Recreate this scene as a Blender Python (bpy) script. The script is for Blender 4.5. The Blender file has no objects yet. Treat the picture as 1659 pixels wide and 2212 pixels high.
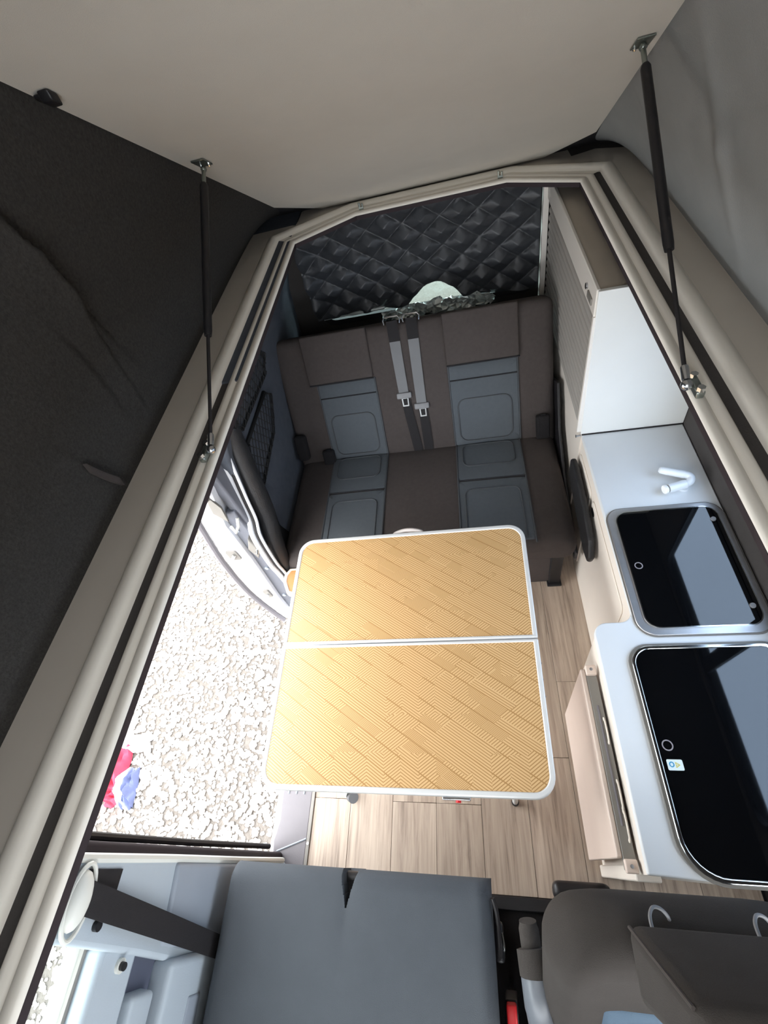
import bpy, bmesh, math, random
import numpy as np
from mathutils import Matrix, Vector
random.seed(7); rng = np.random.default_rng(11)
sc = bpy.context.scene
COL = sc.collection

# ------------------------------------------------------------------ camera
cam_d = bpy.data.cameras.new('camera'); cam = bpy.data.objects.new('camera', cam_d); COL.objects.link(cam)
cam_d.sensor_fit = 'HORIZONTAL'; cam_d.sensor_width = 36.0; cam_d.lens = 36.0 * 1011.5 / 1659.0
cam_d.clip_start = 0.01; cam_d.clip_end = 200
_rx, _ry, _rz = 0.64752763, 0.21630219, 0.05434258
cam.matrix_world = (Matrix.Translation((0, 0, 2.2)) @ Matrix.Rotation(_rz, 4, 'Z')
                    @ Matrix.Rotation(_ry, 4, 'Y') @ Matrix.Rotation(_rx, 4, 'X'))
sc.camera = cam

# ------------------------------------------------------------------ world, light, exposure
w = bpy.data.worlds.new('overcast_sky'); sc.world = w; w.use_nodes = True
_n = w.node_tree.nodes; _n.clear()
_bg = _n.new('ShaderNodeBackground'); _out = _n.new('ShaderNodeOutputWorld')
_bg.inputs[0].default_value = (0.93, 0.965, 1.0, 1); _bg.inputs[1].default_value = 5.0
w.node_tree.links.new(_bg.outputs[0], _out.inputs[0])
sc.view_settings.view_transform = 'Standard'; sc.view_settings.look = 'None'
sc.view_settings.gamma = 1.0; sc.view_settings.use_curve_mapping = False
sc.view_settings.exposure = 0.82
try:
    sc.cycles.use_denoising = True
    sc.cycles.use_adaptive_sampling = True; sc.cycles.adaptive_threshold = 0.05; sc.cycles.adaptive_min_samples = 14
    sc.cycles.max_bounces = 8; sc.cycles.diffuse_bounces = 5; sc.cycles.glossy_bounces = 4
    sc.cycles.transparent_max_bounces = 12; sc.cycles.sample_clamp_indirect = 6.0
except Exception:
    pass

_sun = bpy.data.lights.new('hazy_sun', 'SUN'); _sun.energy = 2.2; _sun.angle = math.radians(75); _sun.color = (1.0, 0.95, 0.88)
_so = bpy.data.objects.new('hazy_sun', _sun); COL.objects.link(_so)
_so.rotation_euler = Vector((0.62, 0.18, -0.76)).to_track_quat('-Z', 'Y').to_euler()

def portal(name, loc, size, toward):
    l = bpy.data.lights.new(name, 'AREA'); l.shape = 'RECTANGLE'; l.size, l.size_y = size
    l.cycles.is_portal = True
    o = bpy.data.objects.new(name, l); COL.objects.link(o); o.location = loc
    o.rotation_euler = Vector(toward).to_track_quat('-Z', 'Y').to_euler()
portal('door_portal', (-1.0, 0.55, 0.65), (1.4, 1.2), (1, 0, 0))
portal('side_window_portal', (0.90, 0.64, 1.03), (0.6, 1.1), (-1, 0, 0))
portal('canvas_window_portal', (-0.06, -0.70, 2.075), (0.68, 0.77), (0, 1, 0))
portal('windscreen_portal', (-0.07, -1.46, 1.2), (1.8, 0.8), (0, 1, 0))

# ------------------------------------------------------------------ materials
def lin(c):
    o = []
    for v in c:
        v = v / 255.0
        o.append(v / 12.92 if v <= 0.04045 else ((v + 0.055) / 1.055) ** 2.4)
    return (*o, 1.0)
MATS = {}
def mat(name, col, rough=0.6, metal=0.0, var=0.06, vscale=12.0, bump=0.0, bscale=300.0, spec=0.5, rand=0.0, dist=0.002):
    m = bpy.data.materials.new(name); m.use_nodes = True; MATS[name] = m
    nt = m.node_tree; N = nt.nodes; L = nt.links
    b = N['Principled BSDF']
    b.inputs['Roughness'].default_value = rough; b.inputs['Metallic'].default_value = metal
    b.inputs['Specular IOR Level'].default_value = spec
    c = lin(col)
    tc = N.new('ShaderNodeTexCoord'); nz = N.new('ShaderNodeTexNoise'); nz.inputs['Scale'].default_value = vscale
    nz.inputs['Detail'].default_value = 4
    L.new(tc.outputs['Object'], nz.inputs['Vector'])
    mr = N.new('ShaderNodeMapRange'); mr.inputs[3].default_value = 1 - var * 1.6; mr.inputs[4].default_value = 1 + var * 1.6
    L.new(nz.outputs[0], mr.inputs[0])
    hs = N.new('ShaderNodeHueSaturation'); hs.inputs['Color'].default_value = c
    if rand:
        oi = N.new('ShaderNodeObjectInfo'); r2 = N.new('ShaderNodeMapRange')
        r2.inputs[3].default_value = 1 - rand; r2.inputs[4].default_value = 1 + rand
        L.new(oi.outputs['Random'], r2.inputs[0])
        mm = N.new('ShaderNodeMath'); mm.operation = 'MULTIPLY'
        L.new(mr.outputs[0], mm.inputs[0]); L.new(r2.outputs[0], mm.inputs[1]); L.new(mm.outputs[0], hs.inputs['Value'])
    else:
        L.new(mr.outputs[0], hs.inputs['Value'])
    L.new(hs.outputs[0], b.inputs['Base Color'])
    if bump:
        nb = N.new('ShaderNodeTexNoise'); nb.inputs['Scale'].default_value = bscale; nb.inputs['Detail'].default_value = 3
        L.new(tc.outputs['Object'], nb.inputs['Vector'])
        bp = N.new('ShaderNodeBump'); bp.inputs['Strength'].default_value = bump; bp.inputs['Distance'].default_value = dist
        L.new(nb.outputs[0], bp.inputs['Height']); L.new(bp.outputs[0], b.inputs['Normal'])
    return m

mat('ceiling_vinyl', (212, 207, 198), 0.75, bump=0.25, bscale=500, var=0.02)
mat('canvas_shaded', (62, 60, 58), 0.95, bump=0.5, bscale=260, var=0.3, vscale=150, spec=0.1)  # same cloth as the other side, with this side's shade put into the colour
mat('canvas_light', (148, 149, 148), 0.9, bump=0.3, bscale=350, var=0.06, vscale=10, spec=0.15)
mat('rail_beige', (230, 224, 213), 0.4, var=0.02)
mat('ledge_beige', (190, 182, 171), 0.6, var=0.04, vscale=6)
mat('black_rubber', (22, 18, 20), 0.6, var=0.15)
mat('dark_lip', (46, 36, 40), 0.85, var=0.1)
mat('lining_dark', (62, 58, 56), 0.9, bump=0.3, var=0.1)
mat('felt_grey', (84, 88, 96), 0.95, bump=0.4, bscale=400, var=0.1, vscale=25, spec=0.1)
mat('fabric_dark', (76, 70, 68), 0.92, bump=0.5, bscale=600, var=0.08, vscale=60, spec=0.15)
mat('fabric_blue', (85, 90, 95), 0.85, bump=0.5, bscale=700, var=0.05, vscale=60, spec=0.2)
mat('fabric_cab', (82, 86, 91), 0.9, bump=0.4, bscale=600, var=0.06, vscale=9, spec=0.15)
mat('fabric_driver', (64, 60, 57), 0.92, bump=0.4, bscale=600, var=0.08, vscale=14, spec=0.15)
mat('fabric_driver_blue', (82, 98, 113), 0.9, bump=0.4, bscale=600, var=0.06, spec=0.15)
mat('leatherette', (34, 34, 36), 0.5, bump=0.5, bscale=250, var=0.1)
mat('piping_dark', (66, 69, 73), 0.7)
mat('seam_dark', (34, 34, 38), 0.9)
mat('quilt_black', (60, 62, 66), 0.42, bump=0.3, bscale=60, var=0.1, vscale=8)
mat('foil', (225, 232, 230), 0.3, metal=0.55, bump=0.5, bscale=40, var=0.05)
mat('laminate', (222, 225, 227), 0.42, var=0.015)
mat('panel_white', (222, 222, 218), 0.5, var=0.015)
mat('panel_cream', (228, 219, 208), 0.5, var=0.02)
mat('fascia_white', (224, 218, 210), 0.5, var=0.02)
mat('cabinet_top', (186, 176, 162), 0.7, var=0.04)
mat('slat_grey', (166, 161, 154), 0.55, var=0.04)
mat('black_glass', (7, 8, 10), 0.04, var=0.0, spec=0.75)
mat('steel', (190, 192, 196), 0.25, metal=1.0, var=0.04)
mat('steel_brushed', (200, 200, 202), 0.32, metal=0.85, var=0.05, vscale=40)
mat('chrome', (220, 222, 222), 0.12, metal=1.0, var=0.0)
mat('zinc', (150, 156, 150), 0.3, metal=0.9, var=0.1)
mat('aluminium', (226, 226, 224), 0.38, metal=0.25, var=0.03)
mat('bracket_grey', (126, 122, 116), 0.5, var=0.06)
mat('flap_pink', (214, 196, 184), 0.5, var=0.02)
mat('plastic_grey', (108, 104, 108), 0.55, bump=0.15, bscale=300, var=0.04)
mat('plastic_light', (176, 186, 194), 0.5, bump=0.1, bscale=300, var=0.03)
mat('plastic_mid', (150, 158, 168), 0.5, var=0.03)
mat('plastic_white', (224, 224, 216), 0.4, var=0.02)
mat('plastic_black', (26, 25, 28), 0.45, var=0.1)
mat('paint_white', (236, 238, 242), 0.3, var=0.01)
mat('door_grey', (104, 106, 114), 0.6, var=0.05)
mat('webbing_dark', (24, 21, 24), 0.8, bump=0.3, bscale=500, var=0.1)
mat('webbing_grey', (116, 117, 119), 0.7, bump=0.3, bscale=500, var=0.05)
mat('buckle_grey', (128, 128, 130), 0.5)
mat('red_plastic', (214, 40, 44), 0.4)
mat('tap_white', (226, 230, 234), 0.25, var=0.01)
mat('cap_white', (240, 240, 238), 0.4)
mat('sticker_white', (228, 240, 240), 0.5, var=0.0)
mat('sticker_blue', (60, 150, 190), 0.5, var=0.0)
mat('sticker_yellow', (210, 196, 70), 0.5, var=0.0)
mat('print_grey', (150, 142, 146), 0.5, var=0.0)
mat('net_black', (16, 16, 18), 0.8)
mat('board_orange', (190, 132, 84), 0.5)
mat('board_edge', (236, 222, 204), 0.45)
mat('cloth_red', (214, 50, 74), 0.8, var=0.15)
mat('cloth_blue', (96, 104, 140), 0.8, var=0.2)
mat('cloth_white', (236, 236, 240), 0.8, var=0.05)
mat('carpet_black', (20, 18, 20), 0.95, bump=0.5, bscale=300, var=0.2)
mat('gravel_base', (104, 98, 92), 0.95, bump=1.0, bscale=60, var=0.25, vscale=40, dist=0.01)
mat('pebble', (184, 178, 172), 0.9, var=0.25, vscale=25)
mat('armrest_grey', (104, 108, 114), 0.35)
mat('tongue_metal', (150, 152, 152), 0.35, metal=0.7)
mat('piping_brown', (58, 51, 48), 0.8)
mat('recess_shade', (84, 88, 104), 0.7)  # shadow gap between door card and armrest, its shade put into the colour
mat('handle_clear', (214, 204, 198), 0.3)
mat('roof_outside', (220, 222, 226), 0.5)

def wood_material():
    m = bpy.data.materials.new('wood_plank'); m.use_nodes = True; MATS['wood_plank'] = m
    nt = m.node_tree; N = nt.nodes; L = nt.links; b = N['Principled BSDF']; b.inputs['Roughness'].default_value = 0.5
    tc = N.new('ShaderNodeTexCoord'); oi = N.new('ShaderNodeObjectInfo')
    add = N.new('ShaderNodeVectorMath'); add.operation = 'ADD'
    sc_ = N.new('ShaderNodeVectorMath'); sc_.operation = 'MULTIPLY'; sc_.inputs[1].default_value = (40, 60, 30)
    cmb = N.new('ShaderNodeCombineXYZ')
    for i in range(3): L.new(oi.outputs['Random'], cmb.inputs[i])
    L.new(cmb.outputs[0], sc_.inputs[0]); L.new(tc.outputs['Object'], add.inputs[0]); L.new(sc_.outputs[0], add.inputs[1])
    mp = N.new('ShaderNodeMapping'); mp.inputs['Scale'].default_value = (26, 1.6, 5); L.new(add.outputs[0], mp.inputs['Vector'])
    n1 = N.new('ShaderNodeTexNoise'); n1.inputs['Scale'].default_value = 1.5; n1.inputs['Detail'].default_value = 8; n1.inputs['Roughness'].default_value = 0.65
    n1.inputs['Distortion'].default_value = 0.6
    L.new(mp.outputs[0], n1.inputs['Vector'])
    mp2 = N.new('ShaderNodeMapping'); mp2.inputs['Scale'].default_value = (120, 4, 5); L.new(add.outputs[0], mp2.inputs['Vector'])
    n2 = N.new('ShaderNodeTexNoise'); n2.inputs['Scale'].default_value = 1.0; n2.inputs['Detail'].default_value = 3; L.new(mp2.outputs[0], n2.inputs['Vector'])
    mx = N.new('ShaderNodeMath'); mx.operation = 'MULTIPLY_ADD'; mx.inputs[1].default_value = 0.35; L.new(n2.outputs[0], mx.inputs[0]); L.new(n1.outputs[0], mx.inputs[2])
    cr = N.new('ShaderNodeValToRGB'); cr.color_ramp.elements[0].position = 0.42; cr.color_ramp.elements[1].position = 0.95
    cr.color_ramp.elements[0].color = lin((122, 108, 97)); cr.color_ramp.elements[1].color = lin((206, 191, 174))
    e = cr.color_ramp.elements.new(0.62); e.color = lin((172, 155, 140))
    L.new(mx.outputs[0], cr.inputs[0])
    r2 = N.new('ShaderNodeMapRange'); r2.inputs[3].default_value = 0.86; r2.inputs[4].default_value = 1.1; L.new(oi.outputs['Random'], r2.inputs[0])
    hs = N.new('ShaderNodeHueSaturation'); L.new(cr.outputs[0], hs.inputs['Color']); L.new(r2.outputs[0], hs.inputs['Value'])
    L.new(hs.outputs[0], b.inputs['Base Color'])
    bp = N.new('ShaderNodeBump'); bp.inputs['Strength'].default_value = 0.2; bp.inputs['Distance'].default_value = 0.001
    L.new(mx.outputs[0], bp.inputs['Height']); L.new(bp.outputs[0], b.inputs['Normal'])
wood_material()

def table_material():
    """gold embossed laminate: slanted patches, each hatched along one of two directions"""
    m = bpy.data.materials.new('table_laminate'); m.use_nodes = True; MATS['table_laminate'] = m
    nt = m.node_tree; N = nt.nodes; L = nt.links; b = N['Principled BSDF']; b.inputs['Roughness'].default_value = 0.42
    tc = N.new('ShaderNodeTexCoord'); sx = N.new('ShaderNodeSeparateXYZ'); L.new(tc.outputs['Object'], sx.inputs[0])
    def M(op, a, b_=None, c_=None):
        n = N.new('ShaderNodeMath'); n.operation = op
        for i, v in enumerate((a, b_, c_)):
            if v is None: continue
            if isinstance(v, (int, float)): n.inputs[i].default_value = v
            else: L.new(v, n.inputs[i])
        return n.outputs[0]
    X, Y = sx.outputs[0], sx.outputs[1]
    # a: across the falling (-33 deg) lines, c: across the rising (+36 deg) lines
    def along(ang, k=1.0):
        t = math.radians(ang); return M('ADD', M('MULTIPLY', X, k * -math.sin(t)), M('MULTIPLY', Y, k * math.cos(t)))
    a = along(-33); c = along(36)
    def frac(v): return M('FRACT', v)
    def stripe(v, freq, duty): return M('LESS_THAN', frac(M('MULTIPLY', v, freq)), duty)
    def rnd(i, j, seed):
        cb = N.new('ShaderNodeCombineXYZ'); L.new(i, cb.inputs[0]); L.new(j, cb.inputs[1]); cb.inputs[2].default_value = seed
        wn = N.new('ShaderNodeTexWhiteNoise'); wn.noise_dimensions = '3D'; L.new(cb.outputs[0], wn.inputs['Vector']); return wn.outputs['Value']
    ia = M('FLOOR', M('MULTIPLY', a, 34.0))
    shift = rnd(ia, ia, 3.1)
    jc = M('FLOOR', M('ADD', M('MULTIPLY', c, 15.0), M('MULTIPLY', shift, 3.0)))
    r1 = rnd(ia, jc, 0.5); r2 = rnd(ia, jc, 7.5)
    sa = stripe(a, 34 * 4, 0.34); sa2 = stripe(a, 34 * 7, 0.45)
    sb = stripe(c, 15 * 9, 0.34); sb2 = stripe(c, 15 * 16, 0.45)
    def mix(f, u, v):
        return M('ADD', M('MULTIPLY', u, M('SUBTRACT', 1.0, f)), M('MULTIPLY', v, f))
    fine = M('GREATER_THAN', r2, 0.7)
    A = mix(fine, sa, sa2); B = mix(fine, sb, sb2)
    pick = M('GREATER_THAN', r1, 0.42)
    pat = mix(pick, A, B)
    # bigger groups overrule the small patches so that long hatches run through
    ib = M('FLOOR', M('MULTIPLY', c, 7.0)); jb = M('FLOOR', M('MULTIPLY', a, 9.0))
    r3 = rnd(ib, jb, 2.2)
    pat = mix(M('LESS_THAN', r3, 0.20), pat, sa)
    # leaf-like chevrons: hatch direction flips at upright column edges
    ix = M('FLOOR', M('MULTIPLY', X, 19.0)); par = M('MODULO', M('ABSOLUTE', ix), 2.0)
    jy = M('FLOOR', M('MULTIPLY', Y, 9.0)); r4 = rnd(M('FLOOR', M('MULTIPLY', X, 9.5)), jy, 5.4)
    chev = mix(par, sa, sb)
    pat = mix(M('LESS_THAN', r4, 0.36), pat, chev)
    line = stripe(a, 34.0 / 2, 0.055)
    pat = M('MAXIMUM', pat, line)
    cr = N.new('ShaderNodeMix'); cr.data_type = 'RGBA'
    L.new(pat, cr.inputs[0]); cr.inputs[6].default_value = lin((212, 174, 124)); cr.inputs[7].default_value = lin((166, 125, 74))
    L.new(cr.outputs[2], b.inputs['Base Color'])
    bp = N.new('ShaderNodeBump'); bp.inputs['Strength'].default_value = 0.35; bp.inputs['Distance'].default_value = 0.0008; bp.invert = True
    L.new(pat, bp.inputs['Height']); L.new(bp.outputs[0], b.inputs['Normal'])
table_material()

def glass_material(name, tint, gloss=0.08):
    m = bpy.data.materials.new(name); m.use_nodes = True; MATS[name] = m
    nt = m.node_tree; N = nt.nodes; L = nt.links; N.clear()
    o = N.new('ShaderNodeOutputMaterial'); mx = N.new('ShaderNodeMixShader'); t = N.new('ShaderNodeBsdfTransparent'); g = N.new('ShaderNodeBsdfGlossy')
    t.inputs[0].default_value = (*tint, 1); g.inputs['Roughness'].default_value = 0.02
    tc = N.new('ShaderNodeTexCoord'); nz = N.new('ShaderNodeTexNoise'); nz.inputs['Scale'].default_value = 3
    L.new(tc.outputs['Object'], nz.inputs['Vector'])
    mr = N.new('ShaderNodeMapRange'); mr.inputs[3].default_value = gloss * 0.8; mr.inputs[4].default_value = gloss * 1.2
    L.new(nz.outputs[0], mr.inputs[0]); L.new(mr.outputs[0], mx.inputs[0])
    L.new(t.outputs[0], mx.inputs[1]); L.new(g.outputs[0], mx.inputs[2]); L.new(mx.outputs[0], o.inputs[0])
glass_material('clear_glass', (0.93, 0.97, 0.97)); glass_material('tinted_glass', (0.62, 0.70, 0.80))
glass_material('rear_glass', (0.62, 0.70, 0.69), 0.05)

# ------------------------------------------------------------------ mesh helpers
def V(*a): return np.array(a, float)
class MB:
    def __init__(s): s.v = []; s.f = []
    def add(s, vs, fs):
        k = len(s.v); s.v += [tuple(map(float, p)) for p in vs]; s.f += [tuple(i + k for i in f) for f in fs]; return s
    def box(s, x0, x1, y0, y1, z0, z1):
        return s.add([(x0, y0, z0), (x1, y0, z0), (x1, y1, z0), (x0, y1, z0), (x0, y0, z1), (x1, y0, z1), (x1, y1, z1), (x0, y1, z1)],
                     [(0, 3, 2, 1), (4, 5, 6, 7), (0, 1, 5, 4), (1, 2, 6, 5), (2, 3, 7, 6), (3, 0, 4, 7)])
    @staticmethod
    def _pt(p, axis, t):
        return {'z': (p[0], p[1], t), 'y': (p[0], t, p[1]), 'x': (t, p[0], p[1])}[axis]
    def prism(s, poly, axis, a, b):
        n = len(poly); vs = [s._pt(p, axis, a) for p in poly] + [s._pt(p, axis, b) for p in poly]
        fs = [tuple(range(n - 1, -1, -1)), tuple(range(n, 2 * n))] + [(i, (i + 1) % n, n + (i + 1) % n, n + i) for i in range(n)]
        return s.add(vs, fs)
    def ring(s, outer, inner, axis, a, b):
        n = len(outer)
        vs = [s._pt(p, axis, t) for t in (a, b) for q in (outer, inner) for p in q]
        oa, ia, ob, ib = 0, n, 2 * n, 3 * n; fs = []
        for i in range(n):
            j = (i + 1) % n
            fs += [(oa + i, ia + i, ia + j, oa + j), (ob + i, ob + j, ib + j, ib + i), (oa + i, oa + j, ob + j, ob + i), (ia + i, ib + i, ib + j, ia + j)]
        return s.add(vs, fs)
    def tube(s, path, r, n=8, closed=False, flat=1.0, flat_axis=None):
        P = [V(*p) for p in path]; m = len(P)
        R = r if hasattr(r, '__len__') else [r] * m
        vs = []; up = None
        for i in range(m):
            if closed: t = P[(i + 1) % m] - P[i - 1]
            else: t = P[min(i + 1, m - 1)] - P[max(i - 1, 0)]
            t = t / (np.linalg.norm(t) + 1e-12)
            if up is None:
                h = V(0, 0, 1) if abs(t[2]) < 0.9 else V(1, 0, 0)
                if flat_axis is not None: h = V(*flat_axis)
                up = h - t * (h @ t)
            else: up = up - t * (up @ t)
            up = up / (np.linalg.norm(up) + 1e-12); sd = np.cross(t, up)
            for k in range(n):
                a = 2 * math.pi * k / n
                vs.append(P[i] + R[i] * (math.cos(a) * up * flat + math.sin(a) * sd))
        fs = []
        for i in range(m if closed else m - 1):
            i2 = (i + 1) % m
            for k in range(n):
                k2 = (k + 1) % n; fs.append((i * n + k, i * n + k2, i2 * n + k2, i2 * n + k))
        if not closed:
            fs.append(tuple(range(n - 1, -1, -1))); fs.append(tuple((m - 1) * n + k for k in range(n)))
        return s.add(vs, fs)
    def cyl(s, p0, p1, r, n=16, r1=None): return s.tube([p0, p1], [r, r if r1 is None else r1], n)
    def ball(s, c, r, n=12, sc_=(1, 1, 1)):
        vs = []; fs = []; h = n // 2
        for i in range(h + 1):
            a = math.pi * i / h
            for k in range(n):
                b = 2 * math.pi * k / n
                vs.append((c[0] + r * sc_[0] * math.sin(a) * math.cos(b), c[1] + r * sc_[1] * math.sin(a) * math.sin(b), c[2] + r * sc_[2] * math.cos(a)))
        for i in range(h):
            for k in range(n):
                fs.append((i * n + k, (i + 1) * n + k, (i + 1) * n + (k + 1) % n, i * n + (k + 1) % n))
        return s.add(vs, fs)
    def grid(s, fn, nu, nv):
        vs = [fn(i / nu, j / nv) for i in range(nu + 1) for j in range(nv + 1)]
        fs = [(i * (nv + 1) + j, (i + 1) * (nv + 1) + j, (i + 1) * (nv + 1) + j + 1, i * (nv + 1) + j + 1) for i in range(nu) for j in range(nv)]
        return s.add(vs, fs)
    def rbox(s, lo, hi, r, crown=0.0, k=3, mid=6):
        """box with rounded edges and an optional soft crown on the upper face"""
        lo = V(*lo); hi = V(*hi); r = min(r, float((hi - lo).min()) * 0.499)
        cs = []
        for a in range(3):
            e = [r * (1 - math.cos(math.pi / 2 * i / k)) for i in range(k + 1)]
            c = [lo[a] + x for x in e] + list(np.linspace(lo[a] + r, hi[a] - r, mid + 1)[1:-1]) + [hi[a] - x for x in reversed(e)]
            cs.append(c)
        ctr = (lo + hi) / 2; hf = (hi - lo) / 2
        def mp(p):
            q = np.minimum(np.maximum(p, lo + r), hi - r); d = p - q; L_ = np.linalg.norm(d)
            o = q + (d / L_ * r if L_ > 1e-9 else 0)
            if crown and o[2] > ctr[2]:
                u = (o - ctr) / hf; o = o + V(0, 0, crown * max(0, 1 - u[0] ** 4) * max(0, 1 - u[1] ** 4))
            return o
        for a in range(3):
            b, c = (a + 1) % 3, (a + 2) % 3
            for side in (0, 1):
                vs = []; nb, nc = len(cs[b]), len(cs[c])
                for i in cs[b]:
                    for j in cs[c]:
                        p = np.zeros(3); p[a] = hi[a] if side else lo[a]; p[b] = i; p[c] = j; vs.append(mp(p))
                fs = []
                for i in range(nb - 1):
                    for j in range(nc - 1):
                        q = (i * nc + j, (i + 1) * nc + j, (i + 1) * nc + j + 1, i * nc + j + 1); fs.append(q if side else q[::-1])
                s.add(vs, fs)
        return s
    def xf(s, fn): s.v = [tuple(map(float, fn(*p))) for p in s.v]; return s
    def build(s, name, material, parent=None, bevel=0.0, seg=2, smooth=True, weld=True, angle=38):
        base = V(0, 0, 0)
        p = parent
        while p is not None: base = base + V(*p.location); p = p.parent
        me = bpy.data.meshes.new(name)
        me.from_pydata([(x - base[0], y - base[1], z - base[2]) for x, y, z in s.v], [], s.f)
        if weld or bevel:
            bm = bmesh.new(); bm.from_mesh(me); bmesh.ops.remove_doubles(bm, verts=bm.verts, dist=1e-5)
            bmesh.ops.recalc_face_normals(bm, faces=bm.faces); bm.to_mesh(me); bm.free()
        me.materials.append(MATS[material])
        o = bpy.data.objects.new(name, me); COL.objects.link(o)
        if parent is not None: o.parent = parent
        if bevel:
            md = o.modifiers.new('bevel', 'BEVEL'); md.width = bevel; md.segments = seg; md.limit_method = 'ANGLE'; md.angle_limit = math.radians(40)
        if smooth:
            me.polygons.foreach_set('use_smooth', [True] * len(me.polygons))
            if angle: me.set_sharp_from_angle(angle=math.radians(angle))
        return o
def rrect(x0, x1, y0, y1, r, n=6):
    rs = r if hasattr(r, '__len__') else [r] * 4
    o = []
    for (cx, cy, a0, rr) in ((x1 - rs[0], y1 - rs[0], 0, rs[0]), (x0 + rs[1], y1 - rs[1], 90, rs[1]), (x0 + rs[2], y0 + rs[2], 180, rs[2]), (x1 - rs[3], y0 + rs[3], 270, rs[3])):
        for i in range(n + 1):
            a = math.radians(a0 + 90 * i / n); o.append((cx + rr * math.cos(a), cy + rr * math.sin(a)))
    return o
def tag(o, label=None, cat=None, group=None, kind=None):
    if label: o['label'] = label
    if cat: o['category'] = cat
    if group: o['group'] = group
    if kind: o['kind'] = kind
    return o
def thing(name, loc, label, cat, group=None):
    o = bpy.data.objects.new(name, None); COL.objects.link(o); o.location = loc; o.empty_display_size = 0.05
    return tag(o, label, cat, group)
def root(name, loc=(0, 0, 0)):
    o = bpy.data.objects.new(name, None); COL.objects.link(o); o.location = loc; o.empty_display_size = 0.05
    return tag(o, kind='structure')
def struct(o, label=None): o['kind'] = 'structure'; (label and tag(o, label)); return o
def smooth_path(pts, n=6):
    """Catmull-Rom through points"""
    P = [V(*p) for p in pts]; o = []
    for i in range(len(P) - 1):
        p0 = P[max(i - 1, 0)]; p1 = P[i]; p2 = P[i + 1]; p3 = P[min(i + 2, len(P) - 1)]
        for k in range(n):
            t = k / n
            o.append(0.5 * (2 * p1 + (p2 - p0) * t + (2 * p0 - 5 * p1 + 4 * p2 - p3) * t * t + (3 * p1 - p0 - 3 * p2 + p3) * t ** 3))
    o.append(P[-1]); return o
def noise2(x, y, s=0):
    return (math.sin(x * 1.7 + y * 2.3 + s) + math.sin(x * 3.1 - y * 1.9 + s * 1.7 + 1.3) + 0.6 * math.sin(x * 5.3 + y * 4.7 + s * 2.9 + 0.4)) / 2.6

# ================================================================== THE SETTING
# van coordinates: X to the kitchen side, Y to the tailgate, Z up, cabin floor at z = 0
FZ = 1.40                                   # roof opening
def ceil_z(y): return 1.5 + 0.55 * (2.22 - y) if y > 0.55 else 2.4185 + 0.30 * (0.55 - y)

# ---- ground outside with gravel
gm = MB()
def gfn(u, v):
    x = -9 + 17 * u; y = -9 + 17 * v
    return (x, y, -0.5)
gm.grid(gfn, 4, 4); ground = struct(gm.build('ground', 'gravel_base', smooth=False), 'pale gravel ground outside the open side door')
def pebbles():
    t = (1 + 5 ** 0.5) / 2
    iv = np.array([(-1, t, 0), (1, t, 0), (-1, -t, 0), (1, -t, 0), (0, -1, t), (0, 1, t), (0, -1, -t), (0, 1, -t), (t, 0, -1), (t, 0, 1), (-t, 0, -1), (-t, 0, 1)], float)
    iv /= np.linalg.norm(iv[0])
    it = np.array([(0, 11, 5), (0, 5, 1), (0, 1, 7), (0, 7, 10), (0, 10, 11), (1, 5, 9), (5, 11, 4), (11, 10, 2), (10, 7, 6), (7, 1, 8), (3, 9, 4), (3, 4, 2), (3, 2, 6), (3, 6, 8), (3, 8, 9), (4, 9, 5), (2, 4, 11), (6, 2, 10), (8, 6, 7), (9, 8, 1)])
    n = 42000
    px = rng.uniform(-3.6, -0.97, n); py = rng.uniform(-1.7, 2.5, n)
    far = rng.random(n) < 0.12; px[far] = rng.uniform(-6.0, -3.6, far.sum()); py[far] = rng.uniform(-3, 3, far.sum())
    size = rng.gamma(3.0, 0.0024, n) + 0.004; size[far] *= 2.0
    sc3 = np.stack([size * rng.uniform(0.8, 1.4, n), size * rng.uniform(0.7, 1.2, n), size * rng.uniform(0.45, 0.8, n)], 1)
    ang = rng.uniform(0, 6.28, n); c, s = np.cos(ang), np.sin(ang)
    v = iv[None] * sc3[:, None] * rng.uniform(0.8, 1.15, (n, 12, 1))
    vx = v[..., 0] * c[:, None] - v[..., 1] * s[:, None] + px[:, None]; vy = v[..., 0] * s[:, None] + v[..., 1] * c[:, None] + py[:, None]
    vz = v[..., 2] - 0.5 + sc3[:, 2:3] * 0.45
    V_ = np.stack([vx, vy, vz], -1).reshape(-1, 3); F = (it[None] + 12 * np.arange(n)[:, None, None]).reshape(-1, 3)
    me = bpy.data.meshes.new('gravel'); me.vertices.add(len(V_)); me.vertices.foreach_set('co', V_.ravel())
    me.loops.add(F.size); me.loops.foreach_set('vertex_index', F.ravel().astype(np.int32))
    me.polygons.add(len(F)); me.polygons.foreach_set('loop_start', np.arange(0, F.size, 3, dtype=np.int32)); me.polygons.foreach_set('loop_total', np.full(len(F), 3, np.int32))
    me.update(calc_edges=True); me.materials.append(MATS['pebble'])
    o = bpy.data.objects.new('gravel', me); COL.objects.link(o)
    tag(o, 'loose pale gravel stones covering the ground outside', 'gravel', kind='stuff')
pebbles()

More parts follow.
